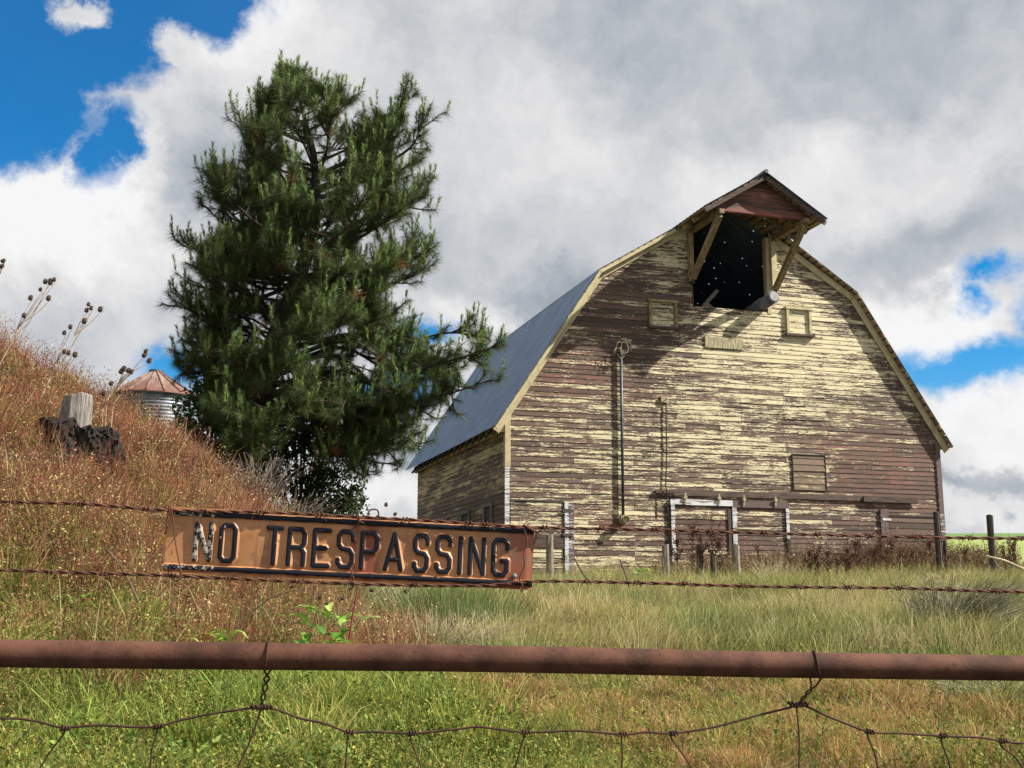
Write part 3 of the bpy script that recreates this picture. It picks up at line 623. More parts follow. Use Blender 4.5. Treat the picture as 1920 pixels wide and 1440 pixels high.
def vn(x, y, sc, seed=0):                     # cheap smooth value noise
    r = np.random.default_rng(seed).uniform(0, 1, (64, 64)); X, Y = x * sc + 100, y * sc + 100; i, j = np.floor(X).astype(int), np.floor(Y).astype(int); f, g_ = X - i, Y - j
    f, g_ = f * f * (3 - 2 * f), g_ * g_ * (3 - 2 * g_); a = lambda p, q: r[p % 64, q % 64]
    return (a(i, j) * (1 - f) + a(i + 1, j) * f) * (1 - g_) + (a(i, j + 1) * (1 - f) + a(i + 1, j + 1) * f) * g_
def scatter(n, y0, y1, xl, xr, keep=None, margin=1.2):
    # uniform per area between y0 and y1, inside the fan x = xl*y-margin .. xr*y+margin
    m_ = n * 3 if keep else n
    y = np.sqrt(RNG.uniform(y0 * y0, y1 * y1, m_)); x = RNG.uniform(0, 1, m_) * ((xr - xl) * y + 2 * margin) + xl * y - margin
    # weight against the width of the margin is ignored: density only varies a little
    if keep is not None:
        k = RNG.uniform(0, 1, m_) < keep(x, y); x, y = x[k][:n], y[k][:n]
    return np.stack([x, y, H(x, y) - .01], -1)
def tufts(g, C_, n, h, sp, cols, wd, out=.5):
    # C_ (M,3) tuft centres: each gets n blades leaning outwards, one colour family per tuft
    M_ = len(C_); hc = RNG.uniform(.55, 1.25, M_) * h; cc = pick(cols, M_, .2); P = np.repeat(C_, n, 0); o = RNG.normal(0, 1, (M_ * n, 2)) * sp; P[:, :2] += o; hh = np.repeat(hc, n) * RNG.uniform(.45, 1.05, M_ * n)
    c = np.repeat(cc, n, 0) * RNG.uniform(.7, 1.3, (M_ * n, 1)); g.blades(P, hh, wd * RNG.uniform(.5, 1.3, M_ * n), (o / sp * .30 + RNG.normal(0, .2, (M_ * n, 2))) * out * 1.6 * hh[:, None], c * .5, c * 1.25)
GREEN = [(.11, .145, .028), (.16, .185, .04), (.075, .11, .022), (.21, .22, .06), (.28, .27, .095)]
STRAW = [(.42, .34, .15), (.5, .42, .22), (.34, .27, .11), (.38, .33, .17)]
TAN = [(.36, .21, .09), (.30, .17, .075), (.42, .28, .13), (.28, .2, .07)]
YG = [(.27, .265, .05), (.33, .31, .075), (.22, .23, .04), (.21, .25, .05), (.09, .15, .025), (.06, .10, .02)]
RUST = [(.27, .11, .07), (.33, .15, .09), (.20, .075, .055), (.36, .21, .11), (.30, .14, .085)]
DRYH = [(.36, .26, .10), (.42, .33, .13), (.30, .22, .08)]
def hillw(x, y): return np.clip((R_(x) * F_(np.minimum(y, 13)) - .10) / .5, 0, 1)

# --- tall grass on the rise before the barn
g = Veg()
def tg_keep(x, y): return (1 - hillw(x, y) * .95) * (.35 + .65 * (vn(x, y, .9, 1) > .35))
for (n, y0, y1, h0, h1, wd) in ((9000, 8.3, 10, .15, .32, .005), (42000, 10, 13, .26, .52, .0055), (46000, 13, 18, .3, .62, .007), (34000, 18, 26, .28, .55, .010), (4500, 26, 36, .25, .5, .014)):
    P = scatter(n, y0, y1, -.32, .46, tg_keep); 
    loc = (P[:, 1] - BX[1]) * math.cos(BANG) - (P[:, 0] - BX[0]) * math.sin(BANG); P = P[(loc < -.25) | (P[:, 0] < -.8) | (P[:, 0] > 11)]; N = len(P)
    cl = vn(P[:, 0], P[:, 1], 1.1, 3); hh = RNG.uniform(h0, h1, N) * (.55 + .75 * cl); straw = RNG.uniform(0, 1, N) < (.14 + .55 * np.clip((vn(P[:, 0], P[:, 1], .9, 9) - .5) * 5, 0, 1))
    col = np.where(straw[:, None], pick(STRAW, N), pick(GREEN, N)); wind = np.array([.12, 0]) + RNG.normal(0, .45, (N, 2)) + np.stack([(vn(P[:, 0], P[:, 1], 1.7, 41) - .5) * 1.2, np.zeros(N)], -1)
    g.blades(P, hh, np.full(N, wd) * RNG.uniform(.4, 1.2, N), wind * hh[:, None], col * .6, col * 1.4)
C_ = scatter(420, 8.6, 23, -.12, .46, lambda x, y: (1 - hillw(x, y)) * ((y - BX[1]) * math.cos(BANG) - (x - BX[0]) * math.sin(BANG) < -.6)); tufts(g, C_, 90, .50, .10, [(.30, .29, .14), (.42, .36, .19), (.13, .19, .05), (.24, .26, .12), (.10, .17, .05), (.34, .31, .18)], .0065)
tag(g.build('tall_grass', M_leaf), 'tall green and straw coloured grass on the rise before the barn', 'grass', kind='stuff')
# --- seed stems standing above the grass
g = Veg(); P = scatter(5200, 9.5, 27, -.1, .46, lambda x, y: 1 - hillw(x, y)); N = len(P); hh = RNG.uniform(.4, .85, N) * np.interp(P[:, 1], [9, 13], [.6, 1])
col = pick(STRAW, N); g.blades(P, hh, np.full(N, .006), RNG.normal(0, .42, (N, 2)) * hh[:, None], col, col)
tag(g.build('seed_stems', M_dry), 'pale dry grass stems standing above the green grass', 'dry grass', kind='stuff')
# --- short grass close to the fence
g = Veg()
def zone(P): return vn(P[:, 0], P[:, 1], .55, 5), vn(P[:, 0], P[:, 1], 1.6, 6), vn(P[:, 0], P[:, 1], 3.1, 8)
for (n, y0, y1, wd, hm) in ((12000, 2.0, 4.2, .004, 1), (105000, 4.2, 6.5, .0034, 1.0), (110000, 6.5, 9.8, .0045, 1.15)):
    P = scatter(n, y0, y1, -.5, .5, lambda x, y: 1 - .6 * hillw(x, y), .7); N = len(P); a, b, c_ = zone(P)
    brown = RNG.uniform(0, 1, N) < np.clip((a * .5 + b * .7 - .48) * 3.2 + .22 * (P[:, 0] > -.3), .16, .9); left = P[:, 0] < -.2 + (P[:, 1] - 6) * -.2
    col = np.where(brown[:, None], pick(TAN, N), np.where((RNG.uniform(0, 1, N) < .45)[:, None], pick(YG, N), pick(GREEN, N)))
    hh = RNG.uniform(.04, .17, N) * hm * (.35 + 1.4 * c_ ** 1.5) * np.where(brown, .8, 1.1)
    g.blades(P, hh, np.full(N, wd) * RNG.uniform(.6, 1.5, N), RNG.normal(0, .6, (N, 2)) * hh[:, None], col * .5, col * 1.4)  # blade feet coloured darker to imitate shaded gaps between the blades
C_ = scatter(330, 4.3, 9, -.5, .5, None, .5); tufts(g, C_, 55, .17, .035, [(.22, .24, .05), (.32, .31, .08), (.15, .18, .035), (.40, .33, .14), (.38, .24, .10), (.34, .20, .08)], .004, .8)
tag(g.build('short_grass', M_leaf), 'short green and brown grass between the fence and the rise', 'grass', kind='stuff')
# --- leafy ground cover, mostly lower left
g = Veg()
def lc_keep(x, y): return np.clip(.85 * (x < -.1 - (y - 5) * .1) + .25 + .5 * (vn(x, y, 1.3, 12) > .55), 0, 1) * np.clip((vn(x, y, 2.2, 13) - .25) * 2.5, 0, 1) * np.clip((vn(x, y, 5.5, 15) - .3) * 3, .08, 1)
for (n, y0, y1, sz) in ((6000, 2.2, 4.2, .02), (42000, 4.2, 6.8, .0155), (26000, 6.8, 10, .019)):
    P = scatter(n, y0, y1, -.5, .42, lc_keep, .5); N = len(P); P[:, 2] += RNG.uniform(0, .26, N) * (.1 + 1.3 * vn(P[:, 0], P[:, 1], 3.5, 14) ** 1.5)
    g.leaves(P, RNG.uniform(.6, 1.8, N) * sz, RNG.uniform(.35, .8, N) * sz, pick(YG, N, .12), .5)
for (n, y0, y1) in ((9500, 3.6, 6.8), (7500, 6.8, 11)):
    P = scatter(n, y0, y1, -.5, .42, lambda x, y: np.clip(.9 * (x < .3 - (y - 5) * .2) + .18, 0, 1) * np.clip((vn(x, y, 2.6, 71) - .3) * 3, .1, 1) * (1 - .8 * (y > 7.5) * hillw(x, y)), .5); N = len(P); cc = pick(YG, N, .2)
    hp_ = RNG.uniform(.05, .26, N) * (.4 + 1.1 * vn(P[:, 0], P[:, 1], 3.1, 72)); ln_ = RNG.normal(0, .3, (N, 2)) * hp_[:, None]
    g.blades(P, hp_, np.full(N, .0035), ln_, cc * .5, cc * .8)
    m_ = 13; f_ = RNG.uniform(.15, 1.0, (N, m_)); Q_ = P[:, None, :] + np.concatenate([ln_[:, None, :] * f_[..., None] ** 1.6, (hp_[:, None] * f_)[..., None]], -1)
    g.leaves(Q_.reshape(-1, 3), (RNG.uniform(.012, .034, (N, m_)) * (1.15 - .5 * f_)).ravel(), (RNG.uniform(.006, .014, (N, m_))).ravel(), np.repeat(cc, m_, 0) * RNG.uniform(.85, 1.2, (N * m_, 1)), .35)
P = np.repeat(scatter(620, 4.3, 9.5, -.5, .25, lambda x, y: np.clip(.9 * (x < .2 - (y - 5) * .2) + .1, 0, 1), .4), 11, 0); N = len(P); P[:, :2] += RNG.normal(0, .035, (N, 2)); P[:, 2] += RNG.uniform(.02, .16, N)
g.leaves(P, RNG.uniform(.035, .075, N), RNG.uniform(.012, .024, N), pick([(.16, .24, .04), (.24, .31, .06), (.09, .16, .03)], N, .2), .5)
tag(g.build('ground_cover', M_leaf), 'low yellow green weeds covering the ground behind the wire netting', 'weeds', kind='stuff')
STX = float(at(150, 850, 11.0).x)
# --- rust coloured dry brush over the left hill
g = Veg()
def br_keep(x, y): return np.maximum(hillw(x, y), .8 * np.clip((-.5 - x) / .5, 0, 1) * (y > 8.6) * (y < 13)) * (.45 + .55 * (vn(x, y, .9, 21) > .3))
for (n, y0, y1, wd) in ((38000, 5.0, 8, .0035), (85000, 8, 11, .0048), (70000, 11, 14, .0058), (9000, 14, 22, .012), (6000, 22, 48, .03)):
    P = scatter(n, y0, y1, -.56, .02, br_keep); N = len(P); cl = vn(P[:, 0], P[:, 1], 1.3, 22); q = vn(P[:, 0], P[:, 1], .7, 23)
    up_ = np.clip((P[:, 2] - 1.9) / 1.0, 0, 1)    # the crest is greener and yellower
    r_ = RNG.uniform(0, 1, N) + .5 * (vn(P[:, 0], P[:, 1], .55, 31) - .5) + .35 * (vn(P[:, 0], P[:, 1], 2.3, 32) - .5); low = P[:, 1] < 8.3
    col = np.where((r_ < .74 - .38 * up_ - .30 * low)[:, None], pick(RUST, N), np.where((r_ < .90 - .15 * low)[:, None], pick(DRYH, N), pick(YG, N) * .8))
    hh = RNG.uniform(.10, .34, N) * (.5 + .9 * cl) * (1 - .35 * up_); ds_ = np.hypot(P[:, 0] - STX, (P[:, 1] - 10.6) * .8); hh *= np.clip(ds_ / .6, .7, 1)
    g.blades(P, hh, np.full(N, wd) * RNG.uniform(.5, 1.3, N), RNG.normal(0, .38, (N, 2)) * hh[:, None], col * .6, col * .95)
    k = RNG.uniform(0, 1, N) < .62; Pk, hk, ck = P[k], hh[k], col[k]
    for rep in range(2):
        Pl = Pk.copy(); Pl[:, 2] += hk * RNG.uniform(.45, 1.05, len(Pk)); Pl[:, :2] += RNG.normal(0, .03, (len(Pk), 2)); sz = .010 + .0011 * Pk[:, 1]
        g.leaves(Pl, sz * RNG.uniform(.6, 1.6, len(Pk)), sz * RNG.uniform(.3, .7, len(Pk)), np.clip(ck * RNG.uniform(.8, 1.5, (len(Pk), 1)), 0, 1), .3)
P = scatter(5200, 6.5, 14, -.56, .0, lambda x, y: br_keep(x, y) * (vn(x, y, 1.4, 51) > .5)); N = len(P); hh = RNG.uniform(.25, .62, N); cc = np.where((RNG.uniform(0, 1, N) < .7)[:, None], pick([(.20, .07, .05), (.15, .06, .045), (.26, .11, .07)], N), pick(STRAW, N))
g.blades(P, hh, np.full(N, .007), RNG.normal(0, .4, (N, 2)) * hh[:, None], cc * .8, cc)
Pl = np.repeat(P, 7, 0); hl2 = np.repeat(hh, 7); Pl[:, 2] += hl2 * RNG.uniform(.5, 1.0, len(Pl)); Pl[:, :2] += RNG.normal(0, .04, (len(Pl), 2)); g.leaves(Pl, RNG.uniform(.014, .035, len(Pl)), RNG.uniform(.006, .014, len(Pl)), np.repeat(cc, 7, 0) * 1.2, .3)
C_ = scatter(420, 5.5, 13.5, -.56, -.02, lambda x, y: br_keep(x, y)); tufts(g, C_, 85, .40, .085, [(.24, .075, .05), (.30, .11, .06), (.17, .055, .04), (.36, .22, .10), (.30, .13, .08), (.22, .10, .06)], .006)
C_ = scatter(120, 5.5, 11, -.56, -.05, lambda x, y: br_keep(x, y) * (vn(x, y, .9, 81) > .45)); tufts(g, C_, 45, .22, .06, [(.22, .27, .05), (.15, .21, .04), (.30, .31, .08)], .008, .9)
C_ = scatter(260, 5.6, 9.0, -.5, -.06, None, .3); k_ = (C_[:, 0] < -.3 * C_[:, 1]) | (C_[:, 1] < 7.4); C_ = C_[k_]; tufts(g, C_, 70, .30, .07, [(.27, .31, .06), (.20, .26, .05), (.34, .34, .10), (.14, .20, .04)], .007, .8)
tag(g.build('hill_brush', M_dry), 'rust brown dry weeds covering the slope on the left', 'dry weeds', kind='stuff')

g = Veg(); n_ = 11000; s_ = RNG.uniform(1.8, 11.6, n_); o_ = RNG.uniform(.15, 2.2, n_); k_ = RNG.uniform(0, 1, n_) < np.interp(s_, [1.8, 3.5, 4, 6, 7, 11], [.08, .15, .5, .45, .6, 1]); s_, o_ = s_[k_], o_[k_]
x_ = BX[0] + math.cos(BANG) * s_ + math.sin(BANG) * o_; y_ = BX[1] + math.sin(BANG) * s_ - math.cos(BANG) * o_; P = np.stack([x_, y_, H(x_, y_)], -1); N = len(P)
hh = RNG.uniform(.4, .95, N) * (.5 + .9 * vn(x_, y_, 1.2, 61)) * np.interp(x_, [2, 5, 8], [.7, .85, 1.08]); cc = pick([(.09, .04, .028), (.14, .075, .045), (.22, .15, .08), (.07, .035, .025), (.30, .24, .13)], N)
g.blades(P, hh, np.full(N, .014), RNG.normal(0, .35, (N, 2)) * hh[:, None], cc, cc); Pl = np.repeat(P, 5, 0); Pl[:, 2] += np.repeat(hh, 5) * RNG.uniform(.4, 1, len(Pl)); Pl[:, :2] += RNG.normal(0, .05, (len(Pl), 2))
g.leaves(Pl, RNG.uniform(.03, .07, len(Pl)), RNG.uniform(.015, .03, len(Pl)), np.repeat(cc, 5, 0), .2)
tag(g.build('dry_scrub', M_dry), 'brown dry scrub and weeds growing along the foot of the barn front', 'dry weeds', kind='stuff')

# ------------------------------------------------------------------ pine tree
TY = 20.0
def tpt(px, py, dy=0.0): return at(px, py, TY) + Vector((0, dy, 0))
TR = [(455, 985, .30), (466, 900, .255), (482, 800, .225), (505, 675, .195), (545, 560, .15), (588, 430, .105), (590, 310, .07), (572, 225, .04), (553, 158, .02)]
pine = empty('pine_tree', tpt(455, 985)); tag(pine, 'tall dark green pine tree with leaning trunk left of the barn', 'tree')
p0 = pine.location.copy()
tp_ = spline([tpt(a, b) - p0 for a, b, _ in TR], 6); trd = np.interp(np.linspace(0, len(TR) - 1, len(tp_)), range(len(TR)), [r_ for *_, r_ in TR])
MB().tube(tp_, list(trd), 14).build('trunk', M_bark, pine, True)
YS = [135, 168, 210, 250, 300, 350, 400, 450, 490, 550, 600, 650, 700, 750, 800, 850, 900, 950]
LX = [548, 505, 488, 450, 402, 365, 352, 330, 338, 335, 335, 362, 355, 378, 390, 445, 530, 560]
RX = [556, 610, 690, 790, 785, 825, 820, 832, 815, 790, 775, 850, 880, 850, 790, 735, 690, 668]
rg = random.Random(11)
tufts = []; br = MB()
def trunk_x(py): return np.interp(py, [t_[1] for t_ in TR][::-1], [t_[0] for t_ in TR][::-1])
def addtuft(p, d, big=1.0, candle=.3): tufts.append((p.copy(), d.normalized(), big, candle))
def twig(p, d, ln, lvl):
    n = 4; pts = [p.copy()]; dd = d.normalized()
    for i in range(n):
        dd = (dd + Vector((rg.gauss(0, .16), rg.gauss(0, .16), rg.gauss(.10, .12)))).normalized(); pts.append(pts[-1] + dd * ln / n)
    r0 = .012 + .012 * ln if lvl == 1 else .008
    br.tube(pts, [r0 * (1 - .6 * i / n) for i in range(n + 1)], 4, False)
    addtuft(pts[-1], dd, 1.0, .55)
    if ln > .42: addtuft(pts[-2], (pts[-2] - pts[-3]), .9, .1)
    if lvl == 1:
        for i in range(1, n + 1):
            if rg.random() < .48:
                sd = (dd + Vector((rg.gauss(0, .8), rg.gauss(0, .8), rg.gauss(.25, .4)))).normalized(); twig(pts[i], sd, ln * rg.uniform(.3, .55), 2)
NB = 138
for i in range(NB):
    py = 142 + 756 * ((i + rg.random()) / NB) ** 1.06; phi = rg.uniform(0, 2 * math.pi)
    if rg.random() < .35: phi = rg.choice([0, math.pi]) + rg.gauss(0, .35)
    tx = float(trunk_x(py)); rl, rr_ = tx - np.interp(py, YS, LX), np.interp(py, YS, RX) - tx
    cx = math.cos(phi); rad = (rr_ if cx > 0 else rl); dep = min(.5 * (rl + rr_), 190); px_r = math.sqrt((rad * cx) ** 2 + (dep * math.sin(phi)) ** 2)
    f = rg.uniform(.72, 1.03); reach = max(px_r * f - 17, 6) / F * TY
    if py > 830 and cx < .0: reach *= .5
    if 640 < py < 900 and cx < 0 and rg.random() < .35: continue
    dirh = Vector(((rad * cx), dep * math.sin(phi), 0)).normalized()
    rise = np.interp(py, [100, 300, 500, 650, 800, 950], [.75, .5, .30, .05, -.25, -.6]) + rg.gauss(0, .08)
    e = at(tx, py, TY) + dirh * reach; s_ = at(float(trunk_x(py)), py, TY) - Vector((0, 0, rise * reach)); s_.x = at(float(trunk_x(min(py + rise * reach * F / TY, 960))), py, TY).x
    s_, e = s_ - p0, e - p0; ln = (e - s_).length
    mid = s_.lerp(e, .5) + Vector((rg.gauss(0, .06), rg.gauss(0, .06), (-.10 if py < 550 else .16) * ln)); mid2 = s_.lerp(e, .8) + Vector((rg.gauss(0, .05), rg.gauss(0, .05), (-.07 if py < 550 else -.02) * ln))
    pts = spline([s_, mid, mid2, e], 4); n = len(pts); r0 = .012 + .013 * ln
    br.tube(pts, [r0 * (1 - .8 * k / n) for k in range(n)], 6, False)
    nt = int(6 + ln * 6.5)
    for k in range(nt):
        q = rg.uniform(.10, 1.0) ** .75; j = min(int(q * (n - 1)), n - 2); p_ = pts[j].lerp(pts[j + 1], q * (n - 1) - j); d0 = (pts[j + 1] - pts[j]).normalized()
        sdir = d0 * rg.uniform(.3, 1.0) + Vector((rg.gauss(0, .6), rg.gauss(0, .6), rg.gauss(.25 if py < 650 else -.12, .38)))
        twig(p_, sdir, rg.uniform(.28, .62) * min(1, .45 + ln * .35), 1)
    addtuft(pts[-1], pts[-1] - pts[-2], 1.1, .8)
for path in ([(520, 655), (620, 640), (730, 650), (830, 625), (895, 628)], [(512, 720), (620, 730), (740, 715), (850, 690), (918, 675)], [(505, 760), (600, 745), (720, 760), (830, 745), (905, 722)], [(500, 790), (620, 745), (700, 765), (750, 800), (790, 850)], [(545, 590), (640, 600), (730, 630), (780, 660), (815, 710)],
             [(560, 530), (480, 560), (420, 590), (370, 568)], [(512, 700), (440, 720), (410, 712), (372, 705)], [(590, 400), (500, 440), (410, 470), (350, 462)], [(590, 330), (660, 300), (730, 240), (762, 200)], [(588, 360), (690, 330), (770, 290), (795, 250)]):
    dy = rg.uniform(-.7, .3); pts = spline([at(a_, b_, TY) + Vector((0, dy * i_ / 3, 0)) - p0 for i_, (a_, b_) in enumerate(path)], 5); n = len(pts); br.tube(pts, [.045 * (1 - .82 * k / n) for k in range(n)], 6, False)
    for k in range(4, n):
        for _ in range(2):
            if rg.random() < .8: d0 = (pts[k] - pts[k - 1]).normalized(); twig(pts[k], d0 * .7 + Vector((rg.gauss(0, .5), rg.gauss(0, .5), rg.gauss(.1, .45))), rg.uniform(.18, .42), 1)
    addtuft(pts[-1], pts[-1] - pts[-2], 1.1, .9)
br.build('branches', M_twig, pine)
def needles(name, tf, parent, per=70, seed=1):
    rn = np.random.default_rng(seed); P = np.array([t_[0] for t_ in tf]); D = np.array([t_[1] for t_ in tf]); S = np.array([t_[2] for t_ in tf]); N = len(P) * per
    P, D, S = np.repeat(P, per, 0), np.repeat(D, per, 0), np.repeat(S, per)
    rnd = rn.normal(size=(N, 3)); e = np.cross(D, rnd); e /= np.linalg.norm(e, axis=1)[:, None]; al = rn.uniform(.25, 1.35, N)
    nd = D * np.cos(al)[:, None] + e * np.sin(al)[:, None]; nd[:, 2] -= .22; nd /= np.linalg.norm(nd, axis=1)[:, None]
    base = P - D * (rn.uniform(0, .15, N) * S)[:, None]; ln = rn.uniform(.13, .235, N) * S; wv = np.cross(nd, rn.normal(size=(N, 3))); wv /= np.linalg.norm(wv, axis=1)[:, None]
    tip = base + nd * ln[:, None]; tip[:, 2] -= .02
    V = np.stack([base - wv * .0028, base + wv * .0028, tip], 1).reshape(-1, 3)
    tc_ = np.repeat(rn.uniform(.7, 1.35, len(tf)), per)[:, None]; yel = np.repeat(rn.uniform(0, 1, len(tf)), per)[:, None]
    c = (np.array([[.048, .080, .027]]) * (1 - yel * .5) + np.array([[.135, .155, .04]]) * yel * .5) * tc_ * rn.uniform(.7, 1.3, (N, 1))
    dead = np.repeat(rn.uniform(0, 1, len(tf)) < .012, per); c[dead] = (.25, .11, .05)
    g_ = Veg(); g_.put(V, None, np.arange(N)[:, None] * 3 + [0, 1, 2], np.repeat(c, 3, 0)); return g_.build(name, M_needle, parent)
needles('needles', tufts, pine)
# new shoots: short upright candles at the tips
cd_ = [t_ for t_ in tufts if rg.random() < t_[3] * .75]; g = Veg(); per = 46; N = len(cd_) * per
P = np.repeat(np.array([t_[0] for t_ in cd_]), per, 0); D = np.array([t_[1] for t_ in cd_]) * .35; D[:, 2] += 1; D /= np.linalg.norm(D, axis=1)[:, None]; D = np.repeat(D, per, 0)
hl = np.repeat(RNG.uniform(.14, .32, len(cd_)), per); f = RNG.uniform(.1, 1, N); e = np.cross(D, RNG.normal(size=(N, 3))); e /= np.linalg.norm(e, axis=1)[:, None]
nd = D * .85 + e * .5; base = P + D * (hl * f)[:, None]; tip = base + nd * .085; wv = np.cross(nd, RNG.normal(size=(N, 3))); wv /= np.linalg.norm(wv, axis=1)[:, None]
g.put(np.stack([base - wv * .006, base + wv * .006, tip], 1).reshape(-1, 3), None, np.arange(N)[:, None] * 3 + [0, 1, 2], np.repeat(pick([(.18, .26, .07), (.23, .31, .10), (.14, .22, .06)], N), 3, 0))
g.build('new_shoots', M_needle, pine)

# ------------------------------------------------------------------ broadleaf bushes under the pine
def bush(name, label, blobs, Y, n, cols, lsz=.07, group=None, base=None, seed=1, hollow=.55):
    cx, cy = base; b0 = at(cx, cy, Y); b0.z = float(H(b0.x, Y)) ; root = empty(name, b0); tag(root, label, 'bush', group)
    rn = np.random.default_rng(seed); g_ = Veg(); st = MB()
    for (px, py, rx, ry) in blobs:
        c_ = np.array(at(px, py, Y) - b0); rX, rZ = rx / F * Y, ry / F * Y; m_ = int(n * rx * ry / 6000)
        u_ = rn.normal(size=(m_, 3)); u_ /= np.linalg.norm(u_, axis=1)[:, None]; r_ = rn.uniform(hollow, 1.0, m_) ** .7
        r_ *= 1 + .28 * np.sin(u_[:, 0] * 7 + px) * np.sin(u_[:, 2] * 6 + py)
        P = c_ + u_ * r_[:, None] * np.array([rX, min(rX, 1.0), rZ]); g_.leaves(P, rn.uniform(.6, 1.3, m_) * lsz, rn.uniform(.5, .9, m_) * lsz, pick(cols, m_, .25), .1)
        for k in range(6):
            q = c_ + rn.normal(size=3) * np.array([rX, .5, rZ]) * .5; st.tube([(rn.uniform(-.1, .1), rn.uniform(-.1, .1), -.1), tuple(q * .6 + rn.normal(size=3) * .1), tuple(q)], [.03, .018, .006], 5, False)
    st.build('stems', M_twig, root); g_.build('foliage', M_leaf, root)
DK = [(.03, .055, .018), (.045, .075, .022), (.022, .042, .016), (.06, .09, .025)]
bush('leafy_bush', 'dark green broadleaf bush between the grain bin and the pine trunk', [(400, 800, 75, 75), (350, 840, 40, 60), (430, 720, 50, 60), (440, 870, 60, 50), (395, 745, 40, 40), (450, 790, 60, 70), (485, 730, 45, 60), (470, 690, 40, 40)], 21.5, 2600, DK, .09, base=(400, 930), seed=3)
bush('leafy_bush', 'dark green bush at the foot of the pine beside the gap to the barn', [(560, 880, 75, 70), (620, 920, 60, 50), (520, 820, 50, 60), (660, 940, 30, 30), (600, 960, 80, 30), (560, 770, 55, 60), (610, 820, 50, 40)], 20.8, 2400, DK, .08, base=(570, 960), seed=5)

# ------------------------------------------------------------------ stump with a cut log on it
sy_ = 11.0; sb = at(150, 850, sy_); sb.z = float(H(sb.x, sy_)) - .1
vs = []; n = 96; K = 22; topz = at(150, 786, sy_).z - sb.z; rn = np.random.default_rng(5)
def fb(a, z): return .09 * math.sin(3 * a + 1 + z * 2) + .06 * math.sin(8 * a + z * 5) + .045 * math.sin(17 * a - z * 14) + .03 * math.sin(31 * a + z * 23)
jag = np.interp(np.arange(n), np.arange(0, n + 1, 4), np.append(rn.uniform(-.10, .03, n // 4), -.03))
for k in range(K):
    f = k / (K - 1)
    for i in range(n):
        a = 2 * math.pi * i / n; r_ = .345 * (1 + fb(a, f)) * (1.15 - .15 * f) * (1 if k < K - 1 else .93) + rn.normal(0, .008)
        zt = topz * f + (jag[i] - .13 * max(0, math.cos(a)) + .02 * math.cos(a)) * f ** 2
        vs.append((r_ * math.cos(a), r_ * .8 * math.sin(a), zt))
fs = [(k * n + i, k * n + (i + 1) % n, (k + 1) * n + (i + 1) % n, (k + 1) * n + i) for k in range(K - 1) for i in range(n)]
vs.append((0, 0, topz * .82)); fs += [((K - 1) * n + i, (K - 1) * n + (i + 1) % n, len(vs) - 1) for i in range(n)]
st = MB().add(vs, fs).build('tree_stump', M_char); st.location = sb; tag(st, 'black rotten tree stump on the rust brown slope', 'stump')
lb = at(140, 797, sy_ - .05); lt = at(146, 737, sy_ - .05); vs = []; n = 28
rows_ = [(0, .148), (.1, .147), (.4, .146), (.8, .14), (.97, .136), (1, .13)]
for f, r_ in rows_:
    for i in range(n):
        a = 2 * math.pi * i / n; rr_ = r_ * (1 + .03 * math.sin(3 * a) + .025 * math.sin(11 * a) + .015 * math.sin(19 * a)); q = (lt - lb) * f
        vs.append((q.x + rr_ * math.cos(a), q.y + rr_ * math.sin(a), q.z - .04 + .025 * math.cos(a + .4) * f + (.01 * math.sin(5 * a) * f)))
fs = [(k * n + i, k * n + (i + 1) % n, (k + 1) * n + (i + 1) % n, (k + 1) * n + i) for k in range(5) for i in range(n)] + [tuple(range(5 * n, 6 * n))]
lg = MB().add(vs, fs).build('cut_log', M_log); lg.location = lb; tag(lg, 'pale grey cut log standing on the black stump', 'log')

# ------------------------------------------------------------------ teasels and other dry plants
head_me = None
def head_mesh():
    global head_me
    if head_me: return head_me
    vs, fs = [], []; n = 10; prof = [(0, .25), (.12, .75), (.35, 1), (.65, .95), (.88, .6), (1, .12)]
    m_ = MB(); m_.tube([(0, 0, z) for z, _ in prof], [r_ * .36 for _, r_ in prof], n)
    for k in range(60):
        z = random.uniform(.05, .98); a = random.uniform(0, 6.28); r_ = .36 * np.interp(z, [q[0] for q in prof], [q[1] for q in prof])
        p_ = Vector((math.cos(a) * r_, math.sin(a) * r_, z)); m_.tube([p_, p_ + Vector((math.cos(a) * .12, math.sin(a) * .12, .09))], [.03, .004], 3, False)
    for k in range(6):
        a = k * 1.05; m_.tube([(0, 0, .02), (math.cos(a) * .4, math.sin(a) * .4, .1), (math.cos(a) * .6, math.sin(a) * .6, .5)], [.025, .02, .004], 3, False)
    o_ = m_.build('seed_head', M_teasel); head_me = o_.data; bpy.data.objects.remove(o_); return head_me
def teasel(label, Y, stems, heads, base, mt=None, hs=.055, r0=.0085):
    # stems: polylines in photo pixels; heads: (px, py) at their tips
    b0 = at(*base, Y); root = empty('teasel_plant', b0); tag(root, label, 'dry plant', 'dry teasels')
    m_ = MB()
    for s_ in stems:
        pts = spline([at(x, y, Y) + Vector((0, .02 * i, 0)) - b0 for i, (x, y) in enumerate(s_)], 3); n = len(pts); r_ = r0 if s_ is stems[0] else r0 * .6
        m_.tube(pts, [r_ * (1 - .55 * k / n) for k in range(n)], 5)
    m_.build('stalks', mt or M_stalk, root)
    for (x, y, dx, dy) in heads:
        o_ = bpy.data.objects.new('seed_head', head_mesh()); SC.collection.objects.link(o_); o_.parent = root
        d = (at(x + dx, y + dy, Y) - at(x, y, Y)).normalized(); s_ = hs * random.uniform(.85, 1.2)
        o_.location = at(x, y, Y) - b0 - d * s_ * .5; o_.rotation_euler = d.to_track_quat('Z', 'Y').to_euler(); o_.scale = (s_,) * 3
c5 = lambda L_: [(x / 2.879, 460 + y / 2.879) for x, y in L_]
def H5(L_, dx=2, dy=-5): return [(x, y, dx, dy) for x, y in c5(L_)]
